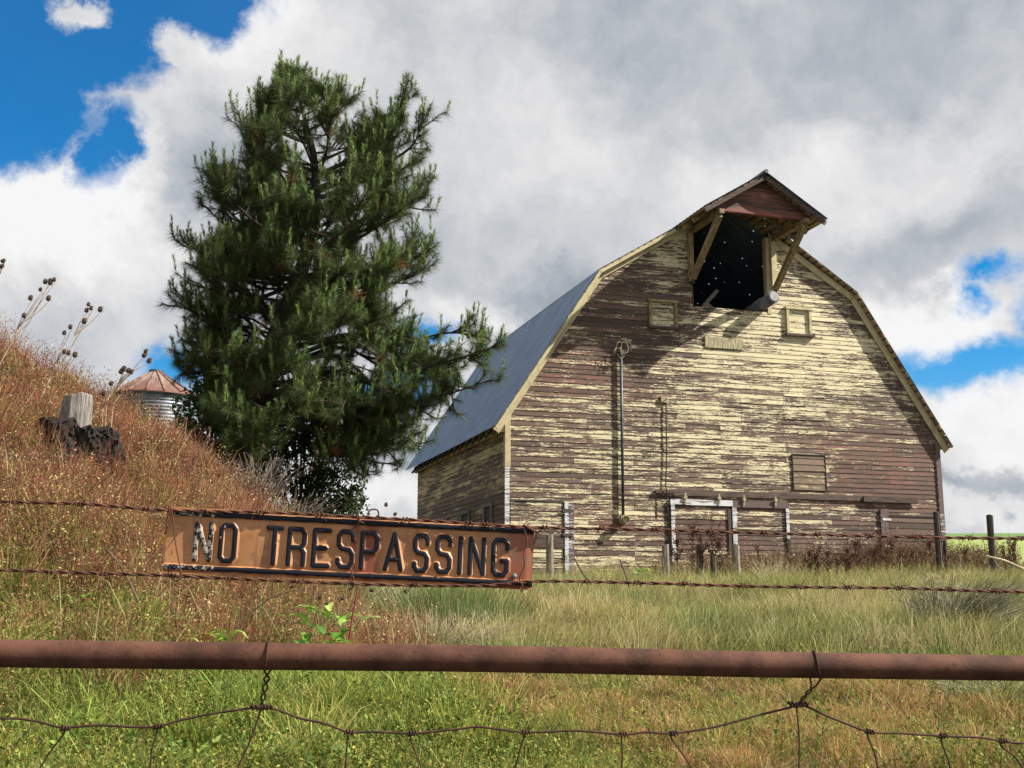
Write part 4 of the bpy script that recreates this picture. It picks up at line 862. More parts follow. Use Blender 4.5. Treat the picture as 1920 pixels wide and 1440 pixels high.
teasel('dry teasel with seven brown heads rising over the crest at the left edge', 11.8,
       [c5([(-40, 720), (0, 630), (80, 480), (150, 400), (245, 205)]), c5([(80, 480), (140, 370), (218, 245)]), c5([(110, 440), (190, 310), (268, 200)]), c5([(80, 480), (115, 385), (163, 290)]), c5([(130, 415), (210, 350), (260, 292)]), c5([(150, 400), (225, 290), (291, 195)]), c5([(90, 470), (105, 420), (130, 385)])],
       H5([(245, 195), (270, 190), (292, 185), (218, 238), (165, 283), (262, 285), (130, 378), (272, 200)]), (-14, 710))
teasel('tall dry teasel with many heads behind the pale cut log', 11.6,
       [c5([(170, 930), (250, 750), (300, 670), (370, 550), (405, 480), (440, 420), (476, 330)]), c5([(405, 480), (450, 410), (490, 345)]), c5([(400, 490), (435, 400), (466, 358)]), c5([(410, 480), (480, 420), (540, 352)]), c5([(400, 500), (430, 450), (454, 415)]),
        c5([(300, 670), (330, 560), (378, 448)]), c5([(300, 670), (320, 560), (346, 480)]), c5([(260, 740), (300, 620), (345, 580)]), c5([(320, 650), (350, 610), (369, 588)]), c5([(350, 680), (380, 630), (405, 598)])],
       H5([(478, 318), (492, 338), (468, 350), (542, 345), (455, 408), (380, 440), (347, 472), (347, 573), (370, 580), (406, 590)]), (60, 780))
teasel('dry teasel leaning right in front of the grain bin roof', 11.5,
       [c5([(490, 940), (560, 850), (610, 780), (690, 690), (740, 620), (783, 578)]), c5([(610, 780), (680, 700), (760, 650), (803, 626)]), c5([(600, 800), (640, 740), (667, 670)]), c5([(590, 810), (630, 750), (655, 685)]), c5([(640, 740), (670, 700), (693, 680)]), c5([(650, 740), (690, 705), (709, 687)]), c5([(570, 990), (570, 880), (598, 750)]), c5([(600, 980), (610, 860), (650, 795)]), c5([(550, 980), (552, 880), (560, 805)])],
       H5([(788, 570), (780, 592), (806, 622), (668, 665), (655, 680), (693, 675), (710, 682), (600, 745), (650, 790), (560, 798)], 3, -4), (180, 790))
teasel('two teasel heads hanging in at the left edge against white cloud', 11.0, [[(-40, 640), (-20, 560), (5, 490)], [(-20, 560), (-5, 510), (2, 500)]], [(6, 489, 5, -3), (3, 499, 5, -2)], (-40, 660), M_stalkd, .06)
teasel('small dry teasel in front of the corrugated wall of the grain bin', 13.2, [c5([(770, 1000), (765, 900), (770, 850)]), c5([(830, 1020), (825, 940), (822, 890)]), c5([(860, 1050), (862, 980), (860, 925)])], H5([(770, 845), (822, 885), (860, 920)], 0, -5), (275, 830), M_stalkd, .045)
teasel('pale teasel clump before the dark bush left of the pine trunk', 13.5,
       [c5([(1080, 1180), (1110, 1080), (1130, 995)]), c5([(1080, 1180), (1090, 1110), (1100, 1085)]), c5([(1095, 1150), (1130, 1110), (1148, 1060)]), c5([(1110, 1170), (1130, 1120), (1140, 1090)]), c5([(1000, 1050), (1000, 990), (1002, 945)])],
       H5([(1130, 990), (1100, 1080), (1150, 1050), (1140, 1080), (1002, 940), (1120, 1040)], 0, -5), (380, 870), M_stalk, .055)
teasel('two teasel heads peeping over the top edge of the sign near its middle', 9.5, [[(712, 1010), (718, 985), (724, 952)], [(735, 1010), (738, 990), (741, 968)]], [(724, 946, 1, -5), (741, 964, 4, -4)], (712, 1015), M_stalk, .04, .003)
teasel('fallen teasel lying under the sign above the leafy green weed', 7.2,
       [[(440, 1180), (500, 1125), (560, 1105), (650, 1090), (700, 1088)], [(500, 1125), (545, 1090), (575, 1078)], [(560, 1107), (600, 1112), (640, 1122)], [(600, 1130), (612, 1131), (618, 1133)], [(690, 1125), (730, 1100), (756, 1092), (762, 1108)]],
       [(548, 1100, 5, 0), (642, 1123, 5, 1), (697, 1107, 5, 2), (760, 1109, 2, 5), (612, 1132, 5, 1), (600, 1120, 5, 0)], (440, 1190), M_stalkd, .028, .0035)
def gy(px, py):
    for Y in np.arange(3.0, 60, .1):
        r_ = ray(px, py); k_ = Y / r_[1]
        if H(r_[0] * k_, Y) >= r_[2] * k_: return float(Y)
    return 20.0
# dead brush and sage clumps (each a plant of its own)
def clump(name, label, px, py, Y, n, hgt, spread, cols, cat='dry plant', tilt=(0, 0), seed=1, wd=.006, curl=.35, group=None, heads=0):
    Y2 = gy(px, py) if py > 990 else Y; k_ = Y2 / Y; Y = Y2; hgt *= k_; spread *= k_; wd *= k_; b0 = at(px, py, Y); b0.z = float(H(b0.x, Y)) - .02; root = empty(name, b0); tag(root, label, cat, group); rn = np.random.default_rng(seed)
    m_ = MB(); tips = []
    for k in range(n):
        a = rn.uniform(0, 6.283); r_ = abs(rn.normal(0, .25)) * spread; s_ = Vector((math.cos(a) * r_ * .5, math.sin(a) * r_ * .3, 0)); h = hgt * rn.uniform(.5, 1.1)
        d = Vector((math.cos(a) * spread * rn.uniform(.1, 1) + tilt[0], math.sin(a) * spread * .6 + tilt[1], h)); mid = s_ + d * .5 + Vector((rn.normal(0, .04), rn.normal(0, .04), h * .08)); e = s_ + d + Vector((0, 0, -curl * d.xy.length * .4))
        m_.tube([s_, mid, e], [wd, wd * .7, wd * .35], 4, False); tips.append(e)
        for j in range(2):
            f_ = rn.uniform(.4, .95); q = s_.lerp(e, f_); m_.tube([q, q + Vector((rn.normal(0, .1), rn.normal(0, .07), rn.uniform(.02, .14))) * hgt * 1.2], [wd * .5, wd * .25], 3, False)
    m_.build('stems', cols, root)
    for k in range(heads):
        o_ = bpy.data.objects.new('seed_head', head_mesh()); SC.collection.objects.link(o_); o_.parent = root; o_.location = tips[k]; o_.scale = (.055,) * 3
    return root
M_greystem = simple('grey_dead_stem', (.09, .075, .062), (.25, .21, .175), 8, .9); M_sage = simple('grey_green_stem', (.12, .12, .07), (.36, .33, .22), 8, .9); M_palestraw = simple('pale_straw', (.34, .28, .17), (.58, .5, .34), 8, .9)
clump('dead_brush', 'tangled grey dead brush behind the left end of the sign', 475, 965, 13.5, 110, .68, .6, M_greystem, seed=4, wd=.006, heads=6, group='dead brush clumps')
clump('dead_brush', 'grey dead brush just right of the tangled clump above the sign', 545, 965, 13.8, 60, .62, .45, M_greystem, tilt=(.25, 0), seed=5, wd=.006, heads=2, group='dead brush clumps')
clump('dead_brush', 'bleached twigs beside the black stump', 210, 905, 10.2, 70, .22, .5, M_palestraw, seed=6, wd=.004, group='dead brush clumps')
clump('dead_brush', 'bleached twigs left of the stump on the slope', 55, 860, 10.4, 60, .22, .45, M_greystem, seed=7, wd=.004, group='dead brush clumps')
clump('dead_brush', 'white dead stems under the middle of the sign', 735, 1200, 8.5, 55, .55, .22, M_palestraw, tilt=(.05, 0), seed=8, wd=.0035, group='dead brush clumps')
clump('dead_brush', 'pale dry twigs lying above the pipe below the right end of the sign', 850, 1235, 8.6, 120, .36, .5, M_palestraw, tilt=(.1, 0), seed=9, wd=.003, group='dead brush clumps')
clump('sage_clump', 'large grey green bunch of stems right above the pipe', 1770, 1222, 10.3, 520, .66, .62, M_sage, tilt=(.3, 0), seed=10, wd=.0045, group='grey stem clumps')
clump('sage_clump', 'grey tangled stems below the pipe at the right edge', 1870, 1330, 7.2, 260, .24, .6, M_sage, tilt=(.1, 0), seed=11, wd=.0025, group='grey stem clumps')
clump('sage_clump', 'thin pale grass tuft standing below the thin door cable', 1450, 1120, 15, 120, .5, .4, M_palestraw, seed=12, wd=.004, group='grey stem clumps')
# bright bunch grass
def bunch(label, px, py, Y, n, hgt, spread, cols, seed=1, wd=.006):
    Y2 = gy(px, py); k_ = Y2 / Y; Y = Y2; hgt *= k_; spread *= k_; wd *= k_; b0 = at(px, py, Y); b0.z = float(H(b0.x, Y)) - .02; rn = np.random.default_rng(seed); g_ = Veg(); P = np.stack([rn.normal(0, spread, n), rn.normal(0, spread * .6, n), np.zeros(n)], -1); h = rn.uniform(.5, 1.05, n) * hgt; c = pick(cols, n)
    g_.blades(P, h, np.full(n, wd), (P[:, :2] / spread * .16 + rn.normal(0, .14, (n, 2))) * h[:, None] * 1.4, c * .8, c * 1.1); o_ = g_.build('bunch_grass', M_leaf); o_.location = b0; tag(o_, label, 'grass tuft', 'bunch grass tufts')
BG = [(.08, .145, .04), (.12, .18, .055), (.17, .21, .08), (.24, .26, .11)]
bunch('bright green bunch grass below the right half of the sign', 840, 1200, 10.6, 1500, .62, .28, BG, 1)
bunch('bright green bunch grass under the right end of the sign', 905, 1215, 10.8, 1300, .50, .25, BG, 2)
bunch('green bunch grass where the lower barbed wire leaves the sign', 1010, 1150, 13.0, 900, .5, .35, BG, 3)
bunch('straw coloured bunch grass right of centre above the pipe', 1090, 1200, 11.3, 1400, .50, .3, STRAW, 4)
bunch('straw coloured bunch grass left of the big grey clump', 1560, 1180, 12.0, 1300, .48, .35, STRAW, 5)
bunch('green bunch grass between the straw tufts above the pipe', 1640, 1190, 11.5, 1100, .42, .3, BG, 6)
bunch('olive bunch grass just above the pipe at its second tie', 1480, 1200, 11.0, 1000, .36, .3, GREEN, 7)

# broad leaved weeds
def leafy(label, px, py, Y, n, ln, cols, seed=1, hgt=.3, name='leafy_weed', base_on_ground=True, wd=.22):
    rn = np.random.default_rng(seed); Y2 = gy(px, py) if Y < 20 else Y; k_ = Y2 / Y; Y = Y2; ln *= k_; hgt *= k_; b0 = at(px, py, Y)
    if base_on_ground: b0.z = float(H(b0.x, Y)) - .01
    V, Q, C = [], [], []
    for k in range(n):
        a = rn.uniform(0, 6.283); zz = rn.uniform(0, hgt); of_ = rn.normal(0, .26 * hgt, 2) * (.4 + zz / max(hgt, .01)); l_ = ln * rn.uniform(.6, 1.1) * (1.1 - .5 * zz / max(hgt, .01)); d = np.array([math.cos(a), math.sin(a), 0.]); e = np.array([-d[1], d[0], 0]); upk = rn.uniform(.35, 1.2); c = pick(cols, 1, .15)[0]; b = len(V); K = 6
        for i in range(K + 1):
            f = i / K; p_ = d * l_ * f * .8 + np.array([rn.normal(0, .004) + of_[0], of_[1], zz + l_ * (upk * f - upk * .75 * f * f)]); w_ = l_ * wd * math.sin(math.pi * min(f * .9 + .08, 1)) ** .8
            for s_, dz in ((-1, .25), (0, 0), (1, .25)): V.append(p_ + e * w_ * s_ + np.array([0, 0, w_ * dz])); C.append(c * (1.25 if s_ == 0 else 1))
        for i in range(K):
            for j in range(2): q = b + i * 3 + j; Q.append((q, q + 1, q + 4, q + 3))
    root = empty(name, b0); tag(root, label, 'weed', 'broad leaved weeds'); link('leaves', npmesh('leaves', V, Q, None, np.array(C)), M_leaf, root)
    MB().tube([(0, 0, -.02), (.005, 0, hgt * .5), (0, .004, hgt)], [.006, .005, .003], 5).build('stem', simple('weed_stem', (.12, .2, .04), (.2, .28, .06)) if 'weed_stem' not in bpy.data.materials else bpy.data.materials['weed_stem'], root)
BL = [(.12, .26, .03), (.20, .34, .05), (.09, .19, .03), (.28, .38, .09)]
leafy('bright green leafy weed standing just above the pipe under the sign', 605, 1290, 7.0, 60, .26, BL, 1, .44)
leafy('small leafy weed right of the bright one above the pipe', 672, 1245, 7.1, 14, .12, BL, 9, .13)
leafy('bright grass like weed just above the pipe left of the first tie', 420, 1270, 6.6, 26, .24, BL, 2, .22, wd=.10)
leafy('light green weed against the slope left of the sign', 160, 1095, 8.6, 20, .18, BL, 3, .20)
leafy('green weed under the lower barbed wire at the left', 130, 1180, 6.9, 24, .15, BL, 4, .14)
leafy('dark green grassy weed at the left edge under the upper barbed wire', 15, 1100, 8.2, 46, .17, GREEN, 5, .25, wd=.09)
leafy('green weed beside the lower barbed wire near the left end of the sign', 270, 1120, 7.8, 18, .14, BL, 6, .12)
leafy('bright green bushy weed at the foot of the barn between two sticks', 1208, 1090, 22.0, 60, .30, BL, 7, .42)
leafy('curly pale weed in the lower left corner of the netting', 30, 1400, 5.2, 22, .11, YG, 8, .12, wd=.14)
leafy('dark leaved weed behind the netting below the pipe', 110, 1310, 6.0, 20, .12, GREEN, 10, .08)

# reddish brown dock stalks near the barn
dock_src = []
M_dock = leafmat('dock_seed', .15, .9)
for v_ in range(3):
    rn = np.random.default_rng(40 + v_); V = Veg(); P = []
    m_ = MB(); m_.tube([(0, 0, -.05), (.02, 0, .45), (.05 * (v_ - 1), .02, .95)], [.009, .007, .003], 5)
    for k in range(9):
        z = rn.uniform(.35, .8); a = rn.uniform(0, 6.28); l_ = rn.uniform(.08, .26); q0 = np.array([.02, 0, z]); q1 = q0 + np.array([math.cos(a) * l_ * .55, math.sin(a) * l_ * .55, l_])
        m_.tube([q0, q1], [.004, .002], 4, False); P += [q0 + (q1 - q0) * f + rn.normal(0, .012, 3) for f in np.linspace(.1, 1, 26)]
    P += [np.array([.02 + .03 * (v_ - 1) * f, 0, .4 + .55 * f]) + rn.normal(0, .014, 3) for f in np.linspace(0, 1, 80)]
    P = np.array(P); V.leaves(P, rn.uniform(.02, .04, len(P)), rn.uniform(.012, .025, len(P)), pick([(.085, .03, .02), (.13, .05, .03), (.05, .022, .016)], len(P), .3), .2)
    r_ = empty('dock_plant', (0, 0, -50)); a_ = m_.build('stalk', M_stalkd, r_); b_ = V.build('seed_cluster', M_dock, r_); dock_src.append((r_, a_, b_))
first = [True] * 3
def dock(px, ptop, Y, k, label):
    src = dock_src[k]; x = at(px, 1080, Y).x; zg = float(H(x, Y)); zt = at(px, ptop, Y).z; s_ = max(.3, (zt - zg) / .97)
    if first[k]: r_ = src[0]; first[k] = False
    else:
        r_ = src[0].copy(); SC.collection.objects.link(r_)
        for c_ in src[1:]: d = c_.copy(); SC.collection.objects.link(d); d.parent = r_
    r_.location = (x, Y, zg); r_.scale = (s_, s_, s_); r_.rotation_euler = (0, random.uniform(-.08, .12), random.uniform(0, 6.28)); tag(r_, label, 'dry plant', 'reddish dock stalks before the barn')
ds = [(1272, 985, 'leftmost red dock stalk in front of the white framed door'), (1295, 978, 'red dock stalk left of centre in the white framed door'), (1311, 985, 'short red dock stalk at the centre of the white framed door'), (1342, 968, 'tallest red dock stalk before the white framed door'), (1354, 1000, 'red dock stalk just left of the white door jamb'),
      (1423, 1018, 'brown dock stalk before the second sliding door')]
for i, (x, y, l_) in enumerate(ds): dock(x, y, 23.2, i % 3, l_)
ORD = ['first', 'second', 'third', 'fourth', 'fifth', 'sixth', 'seventh', 'eighth', 'ninth', 'tenth', 'eleventh', 'twelfth', 'thirteenth', 'fourteenth', 'fifteenth', 'sixteenth', 'seventeenth', 'eighteenth', 'nineteenth', 'twentieth']
for i, x in enumerate(list(range(1520, 1760, 12)) + [1782, 1792, 1806, 1885, 1893, 1905, 1915]):
    if x < 1760: l_ = ORD[19 - i] + ' dock stalk to the left of the tall black corner post of the barn'
    elif x < 1850: l_ = ORD[i - 20] + ' dock stalk to the right of the thin dark post beside the barn corner'
    else: l_ = ORD[i - 23] + ' dock stalk to the right of the lone dark post by the yellow field'
    dock(x, random.uniform(1000, 1042) if x < 1870 else random.uniform(998, 1030), random.uniform(22.5, 24.5) if x > 1600 else 21.5, i % 3, l_)

# ------------------------------------------------------------------ old posts before the barn
def post(px, ptop, wpx, Y, m_, label, lean=0.0, name='fence_post'):
    b0 = at(px, 1080, Y); zg = float(H(b0.x, Y)) - .3; zt = at(px, ptop, Y).z; wd = wpx / F * Y; n = 8; vs = []
    for k in range(6):
        f = k / 5
        for i in range(n):
            a = 2 * math.pi * (i + .5) / n; r_ = wd * .56 * (1 + .06 * random.uniform(-1, 1)); z = (zt - zg) * f + (random.uniform(-.02, .02) if k == 5 else 0)
            sq = 1 / max(abs(math.cos(a)), abs(math.sin(a))) * .82
            vs.append((r_ * sq * math.cos(a) + lean * z, r_ * sq * math.sin(a), z))
    fs = [(k * n + i, k * n + (i + 1) % n, (k + 1) * n + (i + 1) % n, (k + 1) * n + i) for k in range(5) for i in range(n)] + [tuple(range(5 * n, 6 * n))]
    o_ = MB().add(vs, fs).build(name, m_); o_.location = (b0.x, Y, zg); tag(o_, label, 'post', 'old wooden posts before the barn')
post(1031, 1003, 15, 22.0, M_greywood, 'grey square post just right of the sign')
post(1249, 1022, 14, 22.6, M_greywood, 'grey weathered post left of the white framed door')
post(1313, 1024, 16, 23.4, M_greywood, 'grey brown post before the middle of the white framed door')
post(1338, 1043, 11, 21.5, M_blackwood, 'short black post between the two grey ones at the door')
post(1381, 1022, 16, 22.0, M_greywood, 'light grey post right of the white door jamb')
post(1763, 961, 11, 24.0, M_blackwood, 'tall black post at the right corner of the barn')
post(1775, 1014, 6, 24.0, M_blackwood, 'thin dark post right beside the tall corner post')
post(1864, 966, 12, 22.0, M_blackwood, 'lone tall dark post against the yellow field')
def stick(name, label, pts, Y, r0, m_, cat='stick', r1=None):
    P = [at(x, y, Y) for x, y in pts]; b0 = P[0].copy(); o_ = MB().tube(spline([q - b0 for q in P], 4), [r0 + ((r1 or r0) - r0) * k / ((len(pts) - 1) * 4) for k in range((len(pts) - 1) * 4 + 1)], 6).build(name, m_); o_.location = b0; tag(o_, label, cat); return o_
stick('dead_weed', 'thin dark dead stem leaning left above the lower barbed wire', [(1106, 1093), (1090, 1070), (1078, 1048)], 9.0, .008, M_stalkd)
stick('dead_weed', 'thin dark dead stem leaning left, nearer the bright bush', [(1180, 1100), (1172, 1075), (1163, 1050)], 9.0, .008, M_stalkd)
stick('red_weed', 'crimson dead stem hanging below the middle of the sign', [(655, 1200), (660, 1160), (668, 1120), (674, 1088)], 7.0, .006, M_crimson, r1=.005)
stick('dead_weed', 'dark dead stem crossing behind the lower barbed wire left of the sign', [(260, 1130), (240, 1085), (222, 1055), (200, 1030)], 7.6, .007, M_stalkd)
br_ = empty('fallen_branch', at(1920, 1068, 15)); tag(br_, 'pale forked dead branch poking in at the right edge', 'branch'); bo = br_.location
MB().tube(spline([at(x, y, 15) - bo for x, y in ((1960, 1085), (1920, 1068), (1885, 1052), (1858, 1045), (1849, 1042))], 4), [.024 - .0008 * k for k in range(17)], 7).tube(spline([at(x, y, 15) - bo for x, y in ((1862, 1046), (1872, 1060), (1890, 1075))], 4), .008, 6).tube(spline([at(x, y, 15) - bo for x, y in ((1853, 1043), (1848, 1050), (1846, 1056))], 4), .009, 6).build('branch_wood', M_palestraw, br_)

# ------------------------------------------------------------------ the near fence: pipe, netting, barbed wires, sign
FY0, FY1 = 2.12, 2.36
def fpt(px, py, off=0.0):                    # point of the fence plane; off = metres towards the camera
    r_ = ray(px, py); x0, x1 = ray(0, 1200), ray(1920, 1200); A = np.array([x0[0] / x0[1] * FY0, FY0]); B_2 = np.array([x1[0] / x1[1] * FY1, FY1]); d = B_2 - A; nn = np.array([d[1], -d[0]]) / np.hypot(*d)
    t_ = (A @ nn + off) / (r_[:2] @ nn); return Vector(r_ * t_)
if fpt(960, 1100, .1).y > fpt(960, 1100).y: _f = fpt; fpt = lambda a, b, off=0.0: _f(a, b, -off)
A, B2 = fpt(-900, 1209), fpt(2900, 1270); pr = .0246
pts = [fpt(-2200, 1190), fpt(-900, 1211), fpt(0, 1225), fpt(500, 1230.5), fpt(960, 1236), fpt(1440, 1246), fpt(1920, 1253), fpt(2900, 1268), fpt(4600, 1295)]
rail = MB().tube([q - pts[3] for q in spline(pts, 6)], pr, 40).build('pipe_rail', M_pipe, None, True); rail.location = pts[3]; tag(rail, 'rusty brown steel pipe running level across the whole foreground', 'rail')
def helix(path, r_, turns, ph, wob=.0):
    P = spline(path, 20); out_ = []; n = len(P); Lc = [0]
    for i in range(1, n): Lc.append(Lc[-1] + (P[i] - P[i - 1]).length)
    tot = Lc[-1]; m_ = int(turns * 10); j = 0
    for k in range(m_ + 1):
        s_ = tot * k / m_
        while j < n - 2 and Lc[j + 1] < s_: j += 1
        p_ = P[j].lerp(P[j + 1], (s_ - Lc[j]) / max(Lc[j + 1] - Lc[j], 1e-9)); d = (P[j + 1] - P[j]).normalized(); a = d.cross(Vector((0, 0, 1))).normalized(); b = d.cross(a)
        t_ = 2 * math.pi * turns * k / m_ + ph; out_.append(p_ + (a * math.cos(t_) + b * math.sin(t_)) * r_)
    return out_
def barbed(name, label, path, barbs):
    P = [fpt(x, y, .012) for x, y in path]; b0 = P[len(P) // 2].copy(); root = empty(name, b0); tag(root, label, 'barbed wire', 'barbed wires'); loc = [q - b0 for q in P]
    ln = sum((loc[i + 1] - loc[i]).length for i in range(len(loc) - 1)); t_ = ln / .055
    for ph in (0, math.pi): MB().tube(helix(loc, .0018, t_, ph), .00175, 6).build('strand', M_wire, root, True)
    for x in barbs:
        y = np.interp(x, [q[0] for q in path], [q[1] for q in path]); c_ = fpt(x, y, .012) - b0; d = (fpt(x + 20, np.interp(x + 20, [q[0] for q in path], [q[1] for q in path]), .012) - fpt(x, y, .012)).normalized(); m_ = MB()
        a = d.cross(Vector((0, 0, 1))).normalized(); b = d.cross(a); ph = random.uniform(0, 6); co = []
        for k in range(22): t2 = ph + k * .6; co.append(c_ + d * (.0012 * (k - 11) * .55) + (a * math.cos(t2) + b * math.sin(t2)) * .0046)
        e0 = co[0] + (co[0] - co[1]).normalized() * .012 + d * -.004; e1 = co[-1] + (co[-1] - co[-2]).normalized() * .012 + d * .004
        m_.tube([e0] + co + [e1], [.0003] + [.0011] * 22 + [.0003], 5); m_.build('barb', M_wire, root)
up = [(-2000, 870), (-700, 912), (0, 940), (160, 945), (316, 957), (500, 961), (665, 969), (830, 978), (1000, 989), (1200, 993), (1440, 1000), (1700, 1007), (1920, 1010), (2700, 1018), (4500, 1040)]
barbed('barbed_wire', 'upper barbed wire, the rusty one running along the top of the sign', up, [-70, 24, 150, 275, 380, 487, 600, 760, 880, 915, 1023, 1130, 1230, 1333, 1433, 1533, 1631, 1720, 1818, 1915, 2010])
lo_ = [(-2000, 1020), (-700, 1052), (0, 1069), (150, 1074), (316, 1079), (500, 1088), (700, 1096), (900, 1098), (1010, 1090), (1200, 1093), (1440, 1100), (1700, 1103), (1920, 1110), (2700, 1124), (4500, 1150)]
barbed('barbed_wire', 'lower barbed wire, the rusty one passing below the sign', lo_, [-60, 95, 195, 330, 430, 560, 780, 1103, 1194, 1282, 1394, 1497, 1592, 1685, 1780, 1868, 1960])

# the sign ------------------------------------------------------------------
UW, VH = 684.0, 121.0; TL, TRt, BL_ = fpt(318, 950, .004), fpt(1002, 986, .004), fpt(313, 1070, .004)
ux = (TRt - TL); SCL = ux.length / UW; ux.normalize(); dnv = (BL_ - TL); dnv = (dnv - ux * dnv.dot(ux)).normalized(); nrm = ux.cross(dnv) * -1
if nrm.y > 0: nrm = -nrm
sign = empty('warning_sign', TL + ux * UW * SCL / 2 + dnv * VH * SCL); tag(sign, 'rusty orange embossed metal sign reading NO TRESPASSING in black letters', 'sign')
def Mx(): return Matrix((( ux.x, -nrm.x, -dnv.x, 0), (ux.y, -nrm.y, -dnv.y, 0), (ux.z, -nrm.z, -dnv.z, 0), (0, 0, 0, 1)))
sign.location = TL; sign.rotation_euler = Mx().to_euler()
GL = {'N': [[(0, 1), (0, 0), (1, 1), (1, 0)]], 'O': [[(0, .12), (.22, 0), (.78, 0), (1, .12), (1, .88), (.78, 1), (.22, 1), (0, .88), (0, .12)]], 'T': [[(0, 0), (1, 0)], [(.5, 0), (.5, 1)]],
      'R': [[(0, 1), (0, 0), (.75, 0), (1, .12), (1, .40), (.8, .52), (0, .52)], [(.75, .52), (1, .66), (1, 1)]], 'E': [[(1, 0), (0, 0), (0, 1), (1, 1)], [(0, .5), (.75, .5)]],
      'S': [[(1, .22), (1, .12), (.78, 0), (.22, 0), (0, .12), (0, .36), (.22, .48), (.78, .52), (1, .64), (1, .88), (.78, 1), (.22, 1), (0, .88), (0, .8)]], 'P': [[(0, 1), (0, 0), (.78, 0), (1, .12), (1, .42), (.78, .54), (0, .54)]],
      'A': [[(0, 1), (.5, 0), (1, 1)], [(.17, .72), (.83, .72)]], 'I': [[(.5, 0), (.5, 1)]], 'G': [[(1, .24), (1, .12), (.78, 0), (.22, 0), (0, .12), (0, .88), (.22, 1), (.78, 1), (1, .88), (1, .60), (.62, .60)]]}
TXT = [('N', 49, 85), ('O', 94, 129), ('T', 179, 214), ('R', 219, 256), ('E', 265, 302), ('S', 310, 346), ('P', 354, 391), ('A', 399, 438), ('S', 453, 486), ('S', 495, 529), ('I', 538, 549), ('N', 558, 593), ('G', 602, 638)]
SR = 4.9; nu, nv = 1100, 196; U = np.linspace(0, UW, nu); Vv = np.linspace(0, VH, nv); UU, VV = np.meshgrid(U, Vv)
D = np.full_like(UU, 99.)
for ch, x0, x1 in TXT:
    y0 = 24 + (x0 - 49) * .003; y1 = y0 + 75; a, b = x0 + SR, x1 - SR
    if ch == 'I': a = b = (x0 + x1) / 2
    msk = (UU > x0 - 14) & (UU < x1 + 14); u_, v_ = UU[msk], VV[msk]; dd = D[msk]
    for pl in GL[ch]:
        for (p_, q_) in zip(pl[:-1], pl[1:]):
            X0, Y0, X1, Y1 = a + (b - a) * p_[0], y0 + SR + (75 - 2 * SR) * p_[1], a + (b - a) * q_[0], y0 + SR + (75 - 2 * SR) * q_[1]
            dx, dy = X1 - X0, Y1 - Y0; L2 = dx * dx + dy * dy + 1e-9; tt = np.clip(((u_ - X0) * dx + (v_ - Y0) * dy) / L2, 0, 1); dd = np.minimum(dd, np.hypot(u_ - X0 - tt * dx, v_ - Y0 - tt * dy))
    D[msk] = dd
sm = lambda x, a, b: (lambda t_: t_ * t_ * (3 - 2 * t_))(np.clip((x - a) / (b - a), 0, 1))
Hh = (1 - sm(D, SR - 1.5, SR + 4.0)) * .0034 + np.clip(1 - (D / SR) ** 2, 0, 1) * .0009
def ridge(c0, hw, hgt): return np.clip(1 - ((VV - c0) / hw) ** 2, 0, 1) ** .5 * hgt
Hh += ridge(11, 6, .0042) + ridge(110, 6.5, .0046)
Hh += .0016 * np.sin(UU / 110 + VV / 60) + .0012 * np.sin(UU / 47 - VV / 33) - sm(UU, 668, 684) * .003 + sm(VV, 117, 121) * .003
def sp3(U_, V_, h): return np.stack([U_ * SCL, -h, -V_ * SCL], -1)
i = np.arange(nu * nv).reshape(nv, nu); q = np.stack([i[:-1, :-1], i[1:, :-1], i[1:, 1:], i[:-1, 1:]], -1).reshape(-1, 4)
Vt = sp3(UU, VV, Hh).reshape(-1, 3)
pn_ = link('panel', npmesh('panel', Vt, q), M_sign, sign, True)
sd_ = pn_.modifiers.new('s', 'SOLIDIFY'); sd_.thickness = .0012; sd_.offset = -1
def patch(name, mask, lift, m_):
    fm = (mask[:-1, :-1] & mask[1:, :-1] & mask[1:, 1:] & mask[:-1, 1:]).ravel(); qq = q[fm]; us, inv = np.unique(qq, return_inverse=True)
    Vp = Vt[us].copy(); Vp[:, 1] -= lift; link(name, npmesh(name, Vp, inv.reshape(-1, 4)), m_, sign, True)
for (ch, x0, x1) in TXT: patch('letter', (D < SR) & (UU > x0 - 1.5) & (UU < x1 + 1.5), .00045, M_letter)
wn_ = 1.2 * np.sin(UU / 9) * np.sin(UU / 31)
patch('border_stripe', (np.abs(VV - 11) < 5.2 + wn_ * .4) & (UU > 8), .0005, M_letter); patch('border_stripe', (np.abs(VV - 110) < 5.0 + wn_ * .4) & (UU > 1), .0005, M_letter)
bl = MB(); bl.tube([(649 * SCL, -.0015, -97 * SCL), (649 * SCL, -.005, -97 * SCL), (649 * SCL, -.0065, -97 * SCL)], [.005, .0045, .002], 14); bl.build('bolt', M_galv, sign, True)

# wire ties
def wtie(label, pts, r_=.0013, m_=M_wire, off=.016, group='rusty wire ties'):
    P = [fpt(x, y, o_) for x, y, o_ in pts]; b0 = P[0].copy(); o_ = MB().tube(spline([q - b0 for q in P], 6), r_, 6).build('wire_tie', m_, None, True); o_.location = b0; tag(o_, label, 'wire', group)
wtie('long loop of tie wire at the left end of the sign', [(320, 945, .02), (316, 955, .022), (312, 990, .005), (309, 1000, .0), (317, 1003, .0), (316, 1050, .002), (318, 1078, .01), (330, 1090, .02), (340, 1080, .022), (336, 1055, .02), (328, 1010, .02), (322, 955, .022), (317, 948, .018)])
wtie('kinked tie wire at the right end of the sign', [(1014, 1003, .0), (992, 990, .022), (982, 984, .024), (984, 996, .022), (988, 1015, .02), (982, 1040, .02), (984, 1058, .022), (974, 1085, .022), (980, 1098, .02), (978, 1108, .018), (975, 1100, .01)])
wtie('short tie wire beyond the right edge of the sign', [(988, 985, .02), (1003, 996, .012), (1005, 1010, .002), (998, 1030, -.004), (999, 1060, -.008)])
